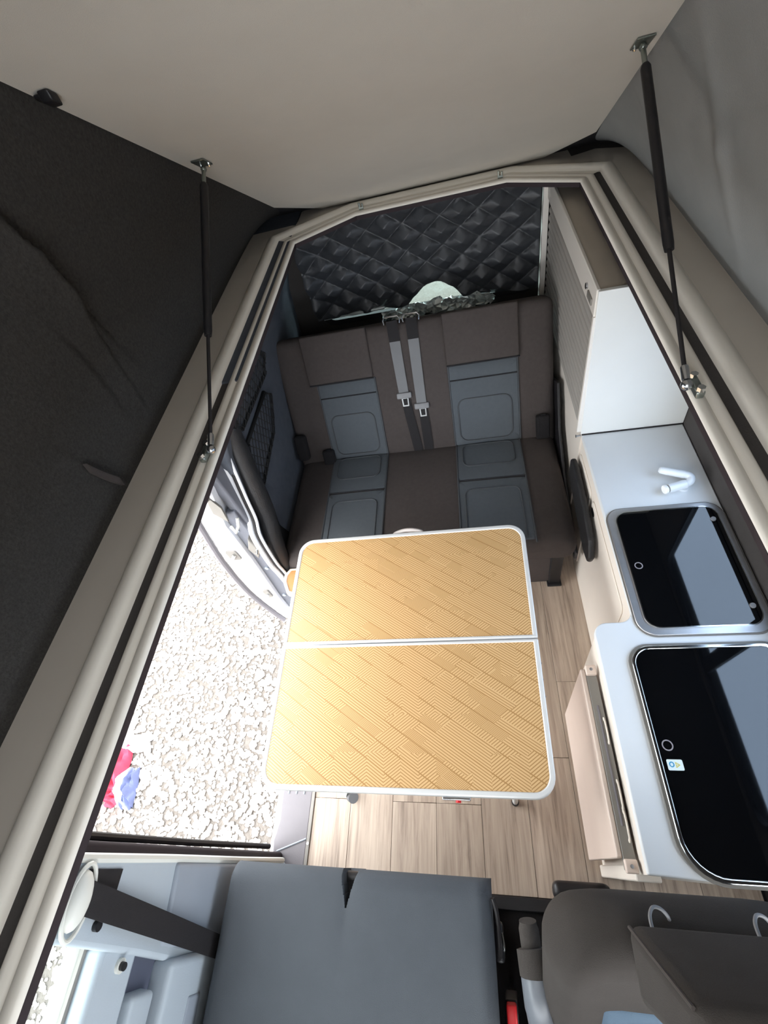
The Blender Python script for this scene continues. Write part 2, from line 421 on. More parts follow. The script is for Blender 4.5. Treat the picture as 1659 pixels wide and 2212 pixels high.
# ---- floor: vinyl planks on a base
floor = root('floor'); tag(floor, 'greyish brown wood plank floor of the van')
MB().box(-0.80, 0.80, -0.085, 1.12, -0.06, -0.008).box(-0.99, 0.80, 1.12, 2.46, -0.06, -0.008).build('underlay', 'carpet_black', floor, smooth=False)
PW = 0.178; rowoff = [0.19, 0.75, 0.187, 0.52, 0.95, 0.36, 0.66, 0.28, 0.86, 0.45]
for c in range(-4, 5):
    x0 = -0.101 + c * PW; x1 = x0 + PW
    x0 = max(x0, -0.795); x1 = min(x1, 0.83)
    if x1 - x0 < 0.02: continue
    ys = [-0.085]; y = rowoff[(c + 4) % 10] if c != -1 else 0.187
    if c == 0: y = 0.62
    while y < 1.9: ys.append(y); y += 1.1
    ys.append(1.95)
    for a, b in zip(ys[:-1], ys[1:]):
        MB().box(x0 + 0.0006, x1 - 0.0006, a + 0.0006, b - 0.0006, -0.006, 0.0).build('plank', 'wood_plank', floor, bevel=0.0008, seg=1)

# ---- side step of the sliding door
step = root('trim_1'); tag(step, 'grey plastic entrance step at the sliding door')
pl = [(-0.955, 0.03), (-0.94, 0.10), (-0.945, 0.2), (-0.95, 1.10), (-0.81, 1.10), (-0.805, -0.09), (-0.93, -0.09)]
MB().prism(pl, 'z', -0.07, 0.002).build('step_plate', 'plastic_grey', step, bevel=0.006)
MB().box(-0.808, -0.793, -0.086, 1.12, 0.0, 0.006).build('edge_strip', 'bracket_grey', step, bevel=0.002)
for i in range(7):
    y = 0.20 + i * 0.13
    for k in range(3):
        x = -0.915 + 0.035 * k
        MB().tube([(x, y, 0.001), (x + 0.004, y + 0.07, 0.001)], 0.005, 8).build('rib', 'plastic_mid', step)
for y in (0.03, 0.5): MB().cyl((-0.80, y, 0.004), (-0.80, y, 0.008), 0.005, 10).build('screw', 'steel', step)
MB().tube([(-0.81, 0.045, 0.003), (-0.93, -0.002, 0.003)], 0.0035, 6).build('moulded_line', 'plastic_mid', step)
MB().box(-0.97, -0.945, 0.0, 1.12, -0.34, -0.012).build('sill_skirt', 'paint_white', step, bevel=0.008)

# ---- roof frame, swept along the opening
OP = [(-0.685, -0.64), (-0.685, 2.10), (-0.425, 2.252), (0.215, 2.252), (0.472, 2.10), (0.472, -0.64)]
def off(d, side_right=1.0):
    """polyline of the opening pushed outward by d (mitred)"""
    P = [V(*p) for p in OP]; out = []
    nrm = []
    for i in range(len(P) - 1):
        t = P[i + 1] - P[i]; t /= np.linalg.norm(t); nrm.append(V(-t[1], t[0]))
    for i in range(len(P)):
        if i == 0: n = nrm[0]
        elif i == len(P) - 1: n = nrm[-1]
        else:
            n = nrm[i - 1] + nrm[i]; n = n / (1 + nrm[i - 1] @ nrm[i])
        out.append(P[i] + n * d)
    return out
def sweep(prof, drop=0.0, first=0, last=None):
    """profile of (distance, height) carried round the opening; drop lowers it along the rear edge"""
    last = len(OP) - 1 if last is None else last; n = last - first + 1
    mb = MB(); rows = [[(p[0], p[1], z - (drop if i in (2, 3) else 0.0)) for i, p in enumerate(off(d)) if first <= i <= last] for d, z in prof]
    vs = [p for r in rows for p in r]
    fs = [(i * n + j, i * n + j + 1, (i + 1) * n + j + 1, (i + 1) * n + j) for i in range(len(rows) - 1) for j in range(n - 1)]
    return mb.add(vs, fs)
inner = struct(sweep([(0.0, 1.391), (0.001, 1.398), (0.006, 1.402), (0.020, 1.404), (0.024, 1.400), (0.029, 1.396), (0.034, 1.398), (0.039, 1.403), (0.048, 1.404), (0.053, 1.400), (0.055, 1.384)]).build('trim_2', 'rail_beige', angle=60), 'beige inner rail around the roof opening')
struct(sweep([(0.10, 1.380), (0.004, 1.376), (-0.001, 1.376), (-0.001, 1.392), (0.003, 1.392)]).build('trim_3', 'dark_lip', smooth=False), 'dark lip under the roof opening rail')
struct(sweep([(0.05, 1.384), (0.085, 1.384)]).build('trim_4', 'black_rubber'), 'black rubber channel between the two roof rails')
outer = struct(sweep([(0.080, 1.384), (0.080, 1.398), (0.083, 1.408), (0.092, 1.415), (0.105, 1.418), (0.118, 1.416), (0.128, 1.410), (0.134, 1.404)], drop=0.010).build('trim_5', 'rail_beige', angle=60), 'rounded beige outer rail of the pop-top roof')
struct(sweep([(0.132, 1.404), (0.30, 1.400)], drop=0.010).build('trim_6', 'ledge_beige'), 'flat beige roof ledge below the canvas')
sweep([(0.052, 1.4005), (0.090, 1.4005)], drop=0.004, first=1, last=4).build('corner_cover', 'rail_beige', outer)
for x, y in ((-0.402, 2.285), (0.193, 2.285)):
    mb = MB(); mb.box(x - 0.010, x + 0.010, y - 0.004, y + 0.004, 1.40, 1.412); mb.cyl((x - 0.006, y, 1.412), (x - 0.006, y, 1.428), 0.005, 8); mb.cyl((x + 0.007, y, 1.412), (x + 0.007, y, 1.424), 0.004, 8)
    mb.build('catch', 'zinc', inner)
mb = MB(); mb.box(-0.735, -0.688, -0.30, -0.215, 1.398, 1.404); mb.build('corner_plate', 'plastic_black', inner, bevel=0.003)
c0 = [(-0.703 + 0.006 * math.cos(a), -0.252 + 0.016 * math.sin(a), 1.408) for a in np.linspace(0, 2 * math.pi, 13)[:-1]]
MB().tube(c0, 0.003, 6, closed=True).build('screw_eye', 'chrome', inner)

# ---- ceiling of the pop-top
ys = [2.40, 2.204, 1.9, 1.6, 1.404, 1.0, 0.55, 0.2, -0.2, -0.66]
def cw(y):
    if y > 2.3: return -0.60, 0.385
    return -0.753 + 0.01 * (2.204 - y) / 1.2, 0.535 - 0.05 * min(1, (2.204 - y) / 0.8)
mb = MB(); vs = []; fs = []
for y in ys:
    a, b = cw(y); vs += [(a, y, ceil_z(y)), (b, y, ceil_z(y)), (a, y, ceil_z(y) + 0.03), (b, y, ceil_z(y) + 0.03)]
for i in range(len(ys) - 1):
    k = 4 * i; fs += [(k, k + 1, k + 5, k + 4), (k + 2, k + 6, k + 7, k + 3), (k, k + 4, k + 6, k + 2), (k + 1, k + 3, k + 7, k + 5)]
fs += [(0, 2, 3, 1), (4 * len(ys) - 4, 4 * len(ys) - 3, 4 * len(ys) - 1, 4 * len(ys) - 2)]
ceiling = struct(mb.add(vs, fs).build('ceiling', 'ceiling_vinyl', angle=25), 'smooth beige sloping ceiling of the raised pop-top roof')

# ---- canvas sides
def seg_dist(px, py, ax, ay, bx, by):
    t = max(0, min(1, ((px - ax) * (bx - ax) + (py - ay) * (by - ay)) / ((bx - ax) ** 2 + (by - ay) ** 2)))
    return math.hypot(px - ax - t * (bx - ax), py - ay - t * (by - ay)), t
def canvas(side):
    mb = MB(); nu, nv = 360, 90
    xb = -0.93 if side < 0 else 0.70
    def fn(u, v):
        y = 2.42 - 3.08 * u
        a, b = cw(min(y, 2.29)); xt = (a - 0.001) if side < 0 else (b + 0.001)
        zt = ceil_z(min(y, 2.42)) + 0.027
        zb = 1.394
        x = xb + (xt - xb) * v; z = zb + (zt - zb) * v
        s = v * (zt - zb)
        bulge = math.sin(math.pi * v) * min(1, (zt - zb) / 0.3)
        d = 0.012 * noise2(y * 2.2, s * 3.0, 1.0 if side < 0 else 4.0) * bulge
        if side < 0:
            for (ax, ay, bx, by, dep, wd) in CR_L:
                q, t = seg_dist(y, z, ax, ay, bx, by)
                sg = -((bx - ax) * (z - ay) - (by - ay) * (y - ax))      # > 0 on the raised side of the fold
                d += -dep * bulge * (math.exp(-(q / (4.5 * wd))) if sg > 0 else math.exp(-(q / (0.5 * wd)) ** 2)) + (0.35 * dep * math.exp(-((q - 1.2 * wd) / (0.7 * wd)) ** 2) * bulge if sg <= 0 else 0)
            x -= d
        else:
            for (ax, ay, bx, by, dep, wd) in CR_R:
                q, t = seg_dist(y, z, ax, ay, bx, by)
                d += -dep * math.exp(-(q / wd) ** 2) * bulge
            x += d
        return (x, y, z)
    mb.grid(fn, nu, nv); return mb
CR_L = [(0.84, 2.08, 0.90, 1.94, 0.012, 0.014), (0.90, 1.94, 0.945, 1.835, 0.030, 0.022), (0.945, 1.83, 0.998, 1.463, 0.007, 0.006), (0.86, 1.75, 0.90, 1.58, 0.006, 0.016), (0.678, 1.622, 0.70, 1.56, 0.006, 0.008)]
CR_R = [(1.389, 1.94, 1.311, 1.694, 0.007, 0.030), (1.311, 1.694, 1.227, 1.45, 0.007, 0.030), (1.80, 1.72, 1.74, 1.60, 0.004, 0.012), (1.10, 2.0, 1.02, 1.55, 0.006, 0.04)]
struct(canvas(-1).build('wall_left', 'canvas_shaded', angle=None), 'grey felt canvas side, coloured dark for shade, with a diagonal fold')
struct(canvas(1).build('wall_right', 'canvas_light', angle=None), 'light grey canvas side behind the strut')
# rear and front closures of the canvas
mb = MB(); mb.add([(-1.0, 2.56, 1.36), (0.80, 2.56, 1.36), (0.80, 2.46, 1.47), (-1.0, 2.46, 1.47)], [(0, 1, 2, 3)])
mb.add([(-1.0, 2.47, ceil_z(2.47) + 0.016), (0.80, 2.47, ceil_z(2.47) + 0.016), (0.80, 2.08, ceil_z(2.08) + 0.016), (-1.0, 2.08, ceil_z(2.08) + 0.016)], [(0, 1, 2, 3)])
struct(mb.build('wall_rear_canvas', 'carpet_black', smooth=False), 'black canvas fold behind the roof hinge')
mb = MB()
for q in ((-0.95, -0.40, 1.39, 2.82), (0.28, 0.72, 1.39, 2.82), (-0.40, 0.28, 1.39, 1.69), (-0.40, 0.28, 2.46, 2.82)):
    mb.box(q[0], q[1], -0.665, -0.655, q[2], q[3])
struct(mb.build('wall_front', 'canvas_light', smooth=False), 'front canvas of the pop-top with its window unzipped')
# ---- body sides
def wall_window(x0, x1, y0, y1, z0, z1, hy0, hy1, hz0, hz1, r, top_in=0.0):
    """upright wall across x with a rounded window opening, leaning in by top_in"""
    mb = MB()
    for q in ((y0, hy0, z0, z1), (hy1, y1, z0, z1), (hy0, hy1, z0, hz0), (hy0, hy1, hz1, z1)):
        mb.prism([(q[0], q[2]), (q[1], q[2]), (q[1], q[3]), (q[0], q[3])], 'x', x0, x1)
    arc = rrect(hy0, hy1, hz0, hz1, r, 6)
    for k, c in enumerate(((hy1, hz1), (hy0, hz1), (hy0, hz0), (hy1, hz0))):
        mb.prism([c] + arc[k * 7:k * 7 + 7], 'x', x0, x1)
    return mb
def lean(mb):
    return mb.xf(lambda x, y, z: (x - 0.035, y, z))
rw = struct(lean(wall_window(0.835, 0.850, -0.16, 2.5, -0.3, 1.42, 0.13, 1.16, 0.82, 1.345, 0.07)).build('wall_right_lower', 'lining_dark', angle=30), 'dark lined side wall behind the kitchen worktop')
win = root('window_1', (0, 0, 0)); tag(win, 'side window above the kitchen worktop')
lean(MB().ring(rrect(0.125, 1.165, 0.815, 1.35, 0.075), rrect(0.145, 1.15, 0.84, 1.335, 0.06), 'x', 0.831, 0.853)).build('window_frame', 'black_rubber', win)
lean(MB().prism([(0.60, 0.82), (0.655, 0.82), (0.70, 1.345), (0.645, 1.345)], 'x', 0.836, 0.849)).build('mullion', 'black_rubber', win)
lean(MB().prism(rrect(0.14, 1.15, 0.83, 1.34, 0.06), 'x', 0.843, 0.846)).build('pane', 'tinted_glass', win)

# left rear quarter panel (behind the sliding door opening)
prof = [(-0.97, -0.02), (-0.97, 0.35), (-0.945, 0.80), (-0.915, 1.05), (-0.84, 1.28), (-0.78, 1.36), (-0.70, 1.40), (-1.0, 1.40), (-1.0, -0.02)]
lq = struct(MB().prism(prof, 'y', 1.17, 2.5).build('wall_left_lower', 'felt_grey', bevel=0.01), 'grey felt side panel beside the bench with net pockets')
# roof strip and upper edge above the door opening
struct(MB().box(-1.0, -0.70, -1.5, 1.18, 1.383, 1.396).build('trim_7', 'lining_dark', smooth=False), 'dark lining strip above the sliding door')
struct(MB().box(0.485, 0.86, -0.6, 2.5, 1.383, 1.396).build('trim_8', 'lining_dark', smooth=False), 'dark lining strip above the kitchen')
# rear wall with the tailgate window
rear = wall_window(2.46, 2.52, -1.0, 0.86, -0.3, 1.40, -0.78, 0.37, 0.80, 1.33, 0.06).xf(lambda x, y, z: (y, x, z))
struct(rear.build('wall_rear', 'lining_dark', angle=30), 'dark lined tailgate around the rear window')
w2 = root('window_2'); tag(w2, 'tailgate window behind the quilted cover')
MB().ring(rrect(-0.79, 0.38, 0.79, 1.34, 0.07), rrect(-0.76, 0.35, 0.82, 1.31, 0.05), 'y', 2.452, 2.475).build('window_frame', 'black_rubber', w2)
MB().prism(rrect(-0.785, 0.375, 0.795, 1.335, 0.06), 'y', 2.488, 2.492).build('pane', 'rear_glass', w2)
MB().tube([(-0.30, 2.484, 0.90), (0.05, 2.484, 0.955)], 0.004, 6).build('wiper_line', 'cap_white', w2)
struct(MB().box(-0.94, 0.40, 2.06, 2.455, 0.70, 0.76).build('trim_9', 'carpet_black', bevel=0.01), 'black parcel shelf behind the bench')

# cab shell
struct(MB().box(-1.0, 0.86, -1.52, -0.6, 1.36, 1.44).build('trim_10', 'lining_dark', smooth=False), 'cab roof in front of the opening')
struct(MB().box(-1.0, 0.86, -1.56, -1.50, -0.3, 0.92).build('wall_front_lower', 'lining_dark', smooth=False), 'bulkhead in front of the cab')
struct(MB().box(0.86, 0.92, -1.5, -0.16, -0.3, 0.94).build('wall_right_cab', 'plastic_mid', smooth=False), 'driver side door panel')
struct(MB().box(-1.0, 0.86, -1.5, -0.086, -0.06, -0.004).build('floor_cab', 'carpet_black', smooth=False), 'black carpeted cab floor')
struct(MB().box(-0.80, 0.45, -0.125, -0.086, -0.006, 0.012).build('trim_11', 'plastic_black', bevel=0.004), 'black strip where plank floor meets cab floor')

# ---- pillar between front door and sliding door
bp = root('trim_12'); tag(bp, 'pale grey pillar trim with the front seat belt')
poly = [(-0.034, 1.40), (-0.034, 0.02), (-0.33, 0.02), (-0.30, 0.44), (-0.275, 0.54), (-0.215, 0.86), (-0.172, 1.13), (-0.165, 1.40)]
MB().prism(poly, 'x', -0.985, -0.872).build('upper_trim', 'plastic_light', bp, bevel=0.012, seg=3)
MB().prism([(-0.04, 0.80), (-0.04, 0.02), (-0.30, 0.02), (-0.275, 0.44), (-0.23, 0.62), (-0.205, 0.78)], 'x', -0.90, -0.862).build('lower_trim', 'plastic_mid', bp, bevel=0.01, seg=3)
MB().tube([(-0.876, -0.036, 1.36), (-0.878, -0.032, 0.8), (-0.872, -0.032, 0.4), (-0.88, -0.03, 0.05)], 0.010, 8).build('rear_bead', 'plastic_white', bp)
MB().box(-0.985, -0.90, -0.034, -0.004, 0.0, 1.38).build('door_seal', 'dark_lip', bp, bevel=0.012, seg=3)
MB().tube([(-0.955, 0.004, 1.36), (-0.955, 0.006, 0.6), (-0.95, 0.012, 0.04)], 0.009, 8).build('seal_bead', 'black_rubber', bp)

# ---- front passenger door
fd = root('door_1'); tag(fd, 'front passenger door with pale grey card seen past the pillar')
MB().box(-1.0, -0.90, -1.3, -0.19, 0.0, 0.70).build('lower_card', 'plastic_light', fd, bevel=0.01)
MB().box(-1.0, -0.905, -1.3, -0.19, 0.70, 0.86).build('shaded_recess', 'recess_shade', fd)
MB().box(-0.985, -0.885, -1.3, -0.19, 0.845, 0.976).build('upper_card', 'plastic_light', fd, bevel=0.012, seg=3)
MB().box(-0.945, -0.925, -1.3, -0.19, 0.976, 0.986).build('window_seal', 'bracket_grey', fd)
MB().box(-0.937, -0.933, -1.3, -0.17, 0.986, 1.36).build('pane', 'clear_glass', fd)
MB().box(-1.0, -0.90, -1.36, -1.28, 0.0, 1.36).build('front_post', 'plastic_mid', fd)
MB().rbox((-0.915, -1.0, 0.755), (-0.868, -0.285, 0.842), 0.012, k=3, mid=2).build('armrest_top', 'plastic_light', fd)
MB().rbox((-0.915, -1.0, 0.48), (-0.850, -0.235, 0.735), 0.016, k=3, mid=2).build('map_pocket', 'plastic_light', fd)
MB().rbox((-0.86, -0.9, 0.565), (-0.846, -0.315, 0.625), 0.006, k=2, mid=2).build('pull_groove', 'plastic_mid', fd)
MB().cyl((-0.886, -0.227, 0.905), (-0.878, -0.227, 0.905), 0.014, 16).build('lock_rosette', 'plastic_white', fd)
MB().cyl((-0.884, -0.227, 0.905), (-0.868, -0.227, 0.908), 0.008, 12).build('lock_knob', 'plastic_black', fd)

# ---- sliding door, pushed open along the outside
sd = root('door_2'); tag(sd, 'white sliding door standing open outside the step')
outc = [(-1.05, 1.30), (-1.085, 1.08), (-1.123, 0.84), (-1.173, 0.55), (-1.188, 0.25), (-1.160, 0.02), (-1.135, -0.10)]
outc3 = [(p[0], p[2]) for p in smooth_path([(x, 0, z) for x, z in outc], 4)]
inn = [(-1.085, -0.10), (-1.075, 0.16), (-1.045, 0.53), (-1.035, 0.80), (-0.985, 1.0), (-0.96, 1.30)]
MB().prism(outc3 + inn, 'y', 1.06, 2.15).build('door_shell', 'paint_white', sd, bevel=0.006)
MB().prism([(-1.09, -0.10), (-1.08, 0.16), (-1.05, 0.53), (-1.03, 0.80), (-1.01, 0.86), (-0.972, 0.86), (-0.975, 0.5), (-0.985, -0.10)], 'y', 1.085, 2.1).build('inner_card', 'door_grey', sd, bevel=0.006)
MB().tube([(x - 0.008, 1.052, z) for x, z in outc3], 0.013, 8).build('edge_rubber', 'plastic_grey', sd)
MB().prism(rrect(-1.13, -1.08, 0.555, 0.625, 0.008, 3), 'y', 1.052, 1.062).build('latch_plate', 'bracket_grey', sd)
MB().tube([(-1.118, 1.047, 0.575), (-1.105, 1.04, 0.59), (-1.092, 1.047, 0.605)], 0.008, 8).build('latch_hook', 'chrome', sd)
MB().prism(rrect(-1.118, -1.088, 0.18, 0.25, 0.008, 3), 'y', 1.050, 1.062).build('lower_latch', 'bracket_grey', sd)
MB().cyl((-1.103, 1.042, 0.215), (-1.103, 1.055, 0.215), 0.009, 10).build('latch_pin', 'chrome', sd)
MB().prism([(-1.035, 0.90), (-1.00, 0.84), (-0.985, 0.93), (-1.01, 1.02)], 'y', 1.054, 1.064).build('slot_cover', 'bracket_grey', sd)
MB().cyl((-0.965, 1.045, 1.22), (-1.005, 1.045, 1.0), 0.014, 10).build('guide_rod', 'bracket_grey', sd)
for x, z in ((-1.02, 0.74), (-1.025, 0.42), (-1.05, 0.14)): MB().cyl((x, 1.078, z), (x, 1.09, z), 0.010, 10).build('clip', 'plastic_mid', sd)
MB().prism([(-1.02, 0.62), (-0.985, 0.70), (-0.975, 0.60), (-1.005, 0.54)], 'y', 1.06, 1.09).build('striker_plate', 'bracket_grey', sd, bevel=0.004)
MB().tube([(-0.99, 1.055, 0.60), (-0.975, 1.045, 0.61), (-0.97, 1.055, 0.63)], 0.007, 8).build('striker', 'chrome', sd)
MB().tube([(-1.01, 1.06, 0.80), (-0.985, 1.035, 0.79), (-0.97, 1.05, 0.81), (-0.965, 1.07, 0.84)], 0.007, 8).build('lever', 'plastic_white', sd)

# ---- rear jamb of the door opening: flange, rubber, padded edge
jb = root('trim_13'); tag(jb, 'white and black edging of the sliding door opening beside the bench')
sp = smooth_path([(-0.90, 1.23, 1.34), (-0.935, 1.205, 1.12), (-0.95, 1.152, 0.882), (-0.95, 1.119, 0.766), (-0.952, 1.078, 0.69), (-0.955, 1.060, 0.51), (-0.958, 1.068, 0.38), (-0.96, 1.075, 0.03)], 6)
MB().tube([p + V(-0.012, -0.004, 0) for p in sp], 0.012, 8).build('flange', 'paint_white', jb)
MB().tube([p + V(0.008, -0.001, 0) for p in sp], 0.0075, 8).build('black_bead', 'black_rubber', jb)
MB().tube([p + V(0.022, -0.004, 0) for p in sp], 0.0065, 8).build('white_bead', 'paint_white', jb)
MB().box(-1.0, -0.955, 1.10, 1.18, -0.02, 1.36).build('jamb_post', 'door_grey', jb, bevel=0.01)
bo = smooth_path([(-0.87, 1.275, 1.33), (-0.90, 1.255, 1.14), (-0.915, 1.215, 0.92), (-0.925, 1.175, 0.72), (-0.93, 1.12, 0.58), (-0.935, 1.095, 0.46), (-0.94, 1.10, 0.30), (-0.94, 1.12, 0.05)], 6)
MB().tube([p + V(0, 0.016, 0) for p in bo], [0.034 + 0.016 * math.sin(math.pi * min(1, i / len(bo) * 1.3)) for i in range(len(bo))], 14, flat=0.8, flat_axis=(1, 0, 0)).build('padded_edge', 'leatherette', jb)
MB().add([(-0.93, 1.13, 0.05), (-0.93, 1.11, 0.5), (-0.915, 1.2, 0.75), (-0.90, 1.26, 1.1), (-0.955, 1.40, 1.1), (-0.965, 1.36, 0.75), (-0.975, 1.34, 0.5), (-0.975, 1.34, 0.05)],
         [(0, 1, 6, 7), (1, 2, 5, 6), (2, 3, 4, 5)]).build('padding_return', 'leatherette', jb)

# ================================================================== KITCHEN
WT = 0.724
base_poly = [(0.425, 1.432), (0.425, 0.66)]
cx, cy, r = 0.385, 0.66, 0.04
for i in range(1, 7):
    a = math.radians(-90 * i / 6); base_poly.append((cx + r * math.cos(a), cy - 0.04 + 0.04 + r * math.sin(a)))
for i in range(0, 7):
    a = math.radians(90 + 90 * i / 6); base_poly.append((0.345 + 0.04 * math.cos(a), 0.58 + 0.04 * math.sin(a) - 0.0))
base_poly = [(x, y) for x, y in base_poly] + [(0.305, 0.0), (0.798, -0.02), (0.798, 1.432)]
kit = thing('kitchen_unit', (0.6, 0.7, 0), 'cream kitchen unit along the side wall beside the folding table', 'cabinet')
def inset(poly, d):  # pull the aisle side of the plan back by d
    return [(min(x + d, 0.82) if x < 0.6 else x, y) for x, y in poly]
MB().prism(inset(base_poly, 0.006), 'z', 0.0, WT - 0.022).build('carcass', 'panel_cream', kit)
wt = MB().prism(base_poly, 'z', WT - 0.022, WT).build('worktop', 'laminate', kit, bevel=0.004, seg=3)
# doors and cut-outs in the aisle face of the rear half
d = MB().prism(rrect(0.70, 1.17, 0.08, 0.63, 0.03, 4), 'x', 0.4265, 0.431).build('door', 'panel_cream', kit, bevel=0.0015, seg=1)
MB().prism(rrect(1.115, 1.155, 0.575, 0.60, 0.011, 4), 'x', 0.424, 0.4266).build('finger_hole', 'plastic_black', d)
MB().prism(rrect(1.20, 1.42, 0.08, 0.63, 0.02, 4), 'x', 0.4265, 0.431).build('side_panel', 'panel_cream', kit, bevel=0.0015, seg=1)
MB().box(0.300, 0.36, -0.015, 0.02, 0.0, 0.60).build('end_post', 'panel_cream', kit, bevel=0.004)

# ---- sink with its glass lid
sink = thing('sink', (0.605, 0.805, WT), 'stainless steel sink closed by a smoked glass lid with two rubber stops', 'sink')
so = rrect(0.428, 0.792, 0.572, 1.040, 0.052, 8)
MB().ring(so, rrect(0.455, 0.770, 0.594, 1.020, 0.040, 8), 'z', WT + 0.0005, WT + 0.007).build('rim', 'steel_brushed', sink, bevel=0.002)
MB().ring(rrect(0.424, 0.796, 0.568, 1.044, 0.056, 8), so, 'z', WT + 0.0002, WT + 0.003).build('gasket', 'bracket_grey', sink)
MB().prism(rrect(0.450, 0.775, 0.589, 1.025, 0.044, 8), 'z', WT + 0.0002, WT + 0.0045).build('lid_seat', 'black_rubber', sink)
MB().ring(rrect(0.4535, 0.7715, 0.5925, 1.0215, 0.0415, 8), rrect(0.4565, 0.7685, 0.5955, 1.0185, 0.039, 8), 'z', WT + 0.0045, WT + 0.012).build('chrome_edge', 'chrome', sink)
lid = MB().prism(rrect(0.457, 0.768, 0.596, 1.018, 0.038, 8), 'z', WT + 0.005, WT + 0.011).build('glass_lid', 'black_glass', sink)
def circle_ring(mb, x, y, z, R, r): return mb.tube([(x + R * math.cos(a), y + R * math.sin(a), z) for a in np.linspace(0, 2 * math.pi, 21)[:-1]], r, 6, closed=True)
mb = MB(); mb.ring([(0.482 + 0.0125 * math.cos(a), 0.806 + 0.0125 * math.sin(a)) for a in np.linspace(0, 2 * math.pi, 25)[:-1]],
                   [(0.482 + 0.0095 * math.cos(a), 0.806 + 0.0095 * math.sin(a)) for a in np.linspace(0, 2 * math.pi, 25)[:-1]], 'z', WT + 0.011, WT + 0.0115)
mb.build('printed_ring', 'print_grey', lid)
for x, y in ((0.750, 0.965), (0.752, 0.652)):
    MB().cyl((x, y, WT + 0.011), (x, y, WT + 0.016), 0.0085, 16, 0.007).build('rubber_stop', 'buckle_grey', lid)

# ---- hob with its glass lid
hob = thing('gas_hob', (0.60, 0.27, WT), 'gas hob under a large black glass lid with a small white sticker', 'hob')
ho = rrect(0.386, 0.790, -0.008, 0.540, [0.06, 0.055, 0.085, 0.06], 8); hi_ = rrect(0.397, 0.779, 0.003, 0.529, [0.052, 0.047, 0.077, 0.052], 8)
MB().ring(rrect(0.379, 0.797, -0.014, 0.547, [0.065, 0.06, 0.09, 0.065], 8), ho, 'z', WT + 0.0003, WT + 0.006).build('gasket', 'bracket_grey', hob)
MB().ring(ho, hi_, 'z', WT + 0.0005, WT + 0.013).build('rim', 'chrome', hob, bevel=0.003)
lid = MB().prism(rrect(0.3975, 0.7785, 0.0035, 0.5285, [0.051, 0.046, 0.076, 0.051], 8), 'z', WT + 0.004, WT + 0.011).build('glass_lid', 'black_glass', hob)
mb = MB(); mb.ring([(0.419 + 0.0135 * math.cos(a), 0.274 + 0.0135 * math.sin(a)) for a in np.linspace(0, 2 * math.pi, 25)[:-1]],
                   [(0.419 + 0.0105 * math.cos(a), 0.274 + 0.0105 * math.sin(a)) for a in np.linspace(0, 2 * math.pi, 25)[:-1]], 'z', WT + 0.011, WT + 0.0115)
mb.build('printed_ring', 'print_grey', lid)
stk = MB().prism(rrect(0.406, 0.443, 0.216, 0.241, 0.003, 3), 'z', WT + 0.011, WT + 0.0114).build('sticker', 'sticker_white', lid)
def mark(x, y, z, col, poly, hole=None):
    m = MB()
    if hole: m.ring(poly, hole, 'z', z, z + 0.0002)
    else: m.prism(poly, 'z', z, z + 0.0002)
    return m.build('sticker_mark', col, hob)
el = np.linspace(0, 2 * math.pi, 21)[:-1]
mark(0, 0, WT + 0.0114, 'sticker_blue', [(0.4165 + 0.0062 * math.cos(a), 0.2295 + 0.0066 * math.sin(a)) for a in el], [(0.4165 + 0.0034 * math.cos(a), 0.2295 + 0.004 * math.sin(a)) for a in el])
tri = [(0.4365, 0.2285), (0.4255, 0.2355), (0.4255, 0.2215)]; c_ = np.mean(tri, 0)
mark(0, 0, WT + 0.0114, 'sticker_yellow', tri, [tuple(c_ + (np.array(p) - c_) * 0.55) for p in tri])
mark(0, 0, WT + 0.0116, 'sticker_yellow', [(0.4272, 0.2291), (0.4272, 0.2279), (0.4310, 0.2279), (0.4310, 0.2291)])

# ---- folded tap
tap = thing('tap', (0.70, 1.12, WT), 'small white folding tap lying on the worktop behind the sink', 'tap')
MB().cyl((0.706, 1.118, WT), (0.706, 1.118, WT + 0.008), 0.022, 20).build('base_plate', 'tap_white', tap)
MB().cyl((0.648, 1.098, WT + 0.024), (0.708, 1.112, WT + 0.024), 0.0165, 18).build('body', 'tap_white', tap, bevel=0.002)
MB().cyl((0.643, 1.0968, WT + 0.024), (0.650, 1.0985, WT + 0.024), 0.0135, 16).build('seal_ring', 'bracket_grey', tap)
MB().cyl((0.632, 1.094, WT + 0.024), (0.644, 1.097, WT + 0.024), 0.0165, 18).build('cap', 'cap_white', tap, bevel=0.003)
MB().tube(smooth_path([(0.708, 1.112, WT + 0.024), (0.722, 1.118, WT + 0.028), (0.728, 1.132, WT + 0.031), (0.720, 1.143, WT + 0.033), (0.706, 1.148, WT + 0.034)], 5), 0.0135, 14).build('elbow', 'tap_white', tap)
MB().tube([(0.711, 1.147, WT + 0.034), (0.650, 1.172, WT + 0.036), (0.640, 1.176, WT + 0.036), (0.636, 1.178, WT + 0.036)], [0.0145, 0.0135, 0.012, 0.007], 14).build('spout', 'tap_white', tap)

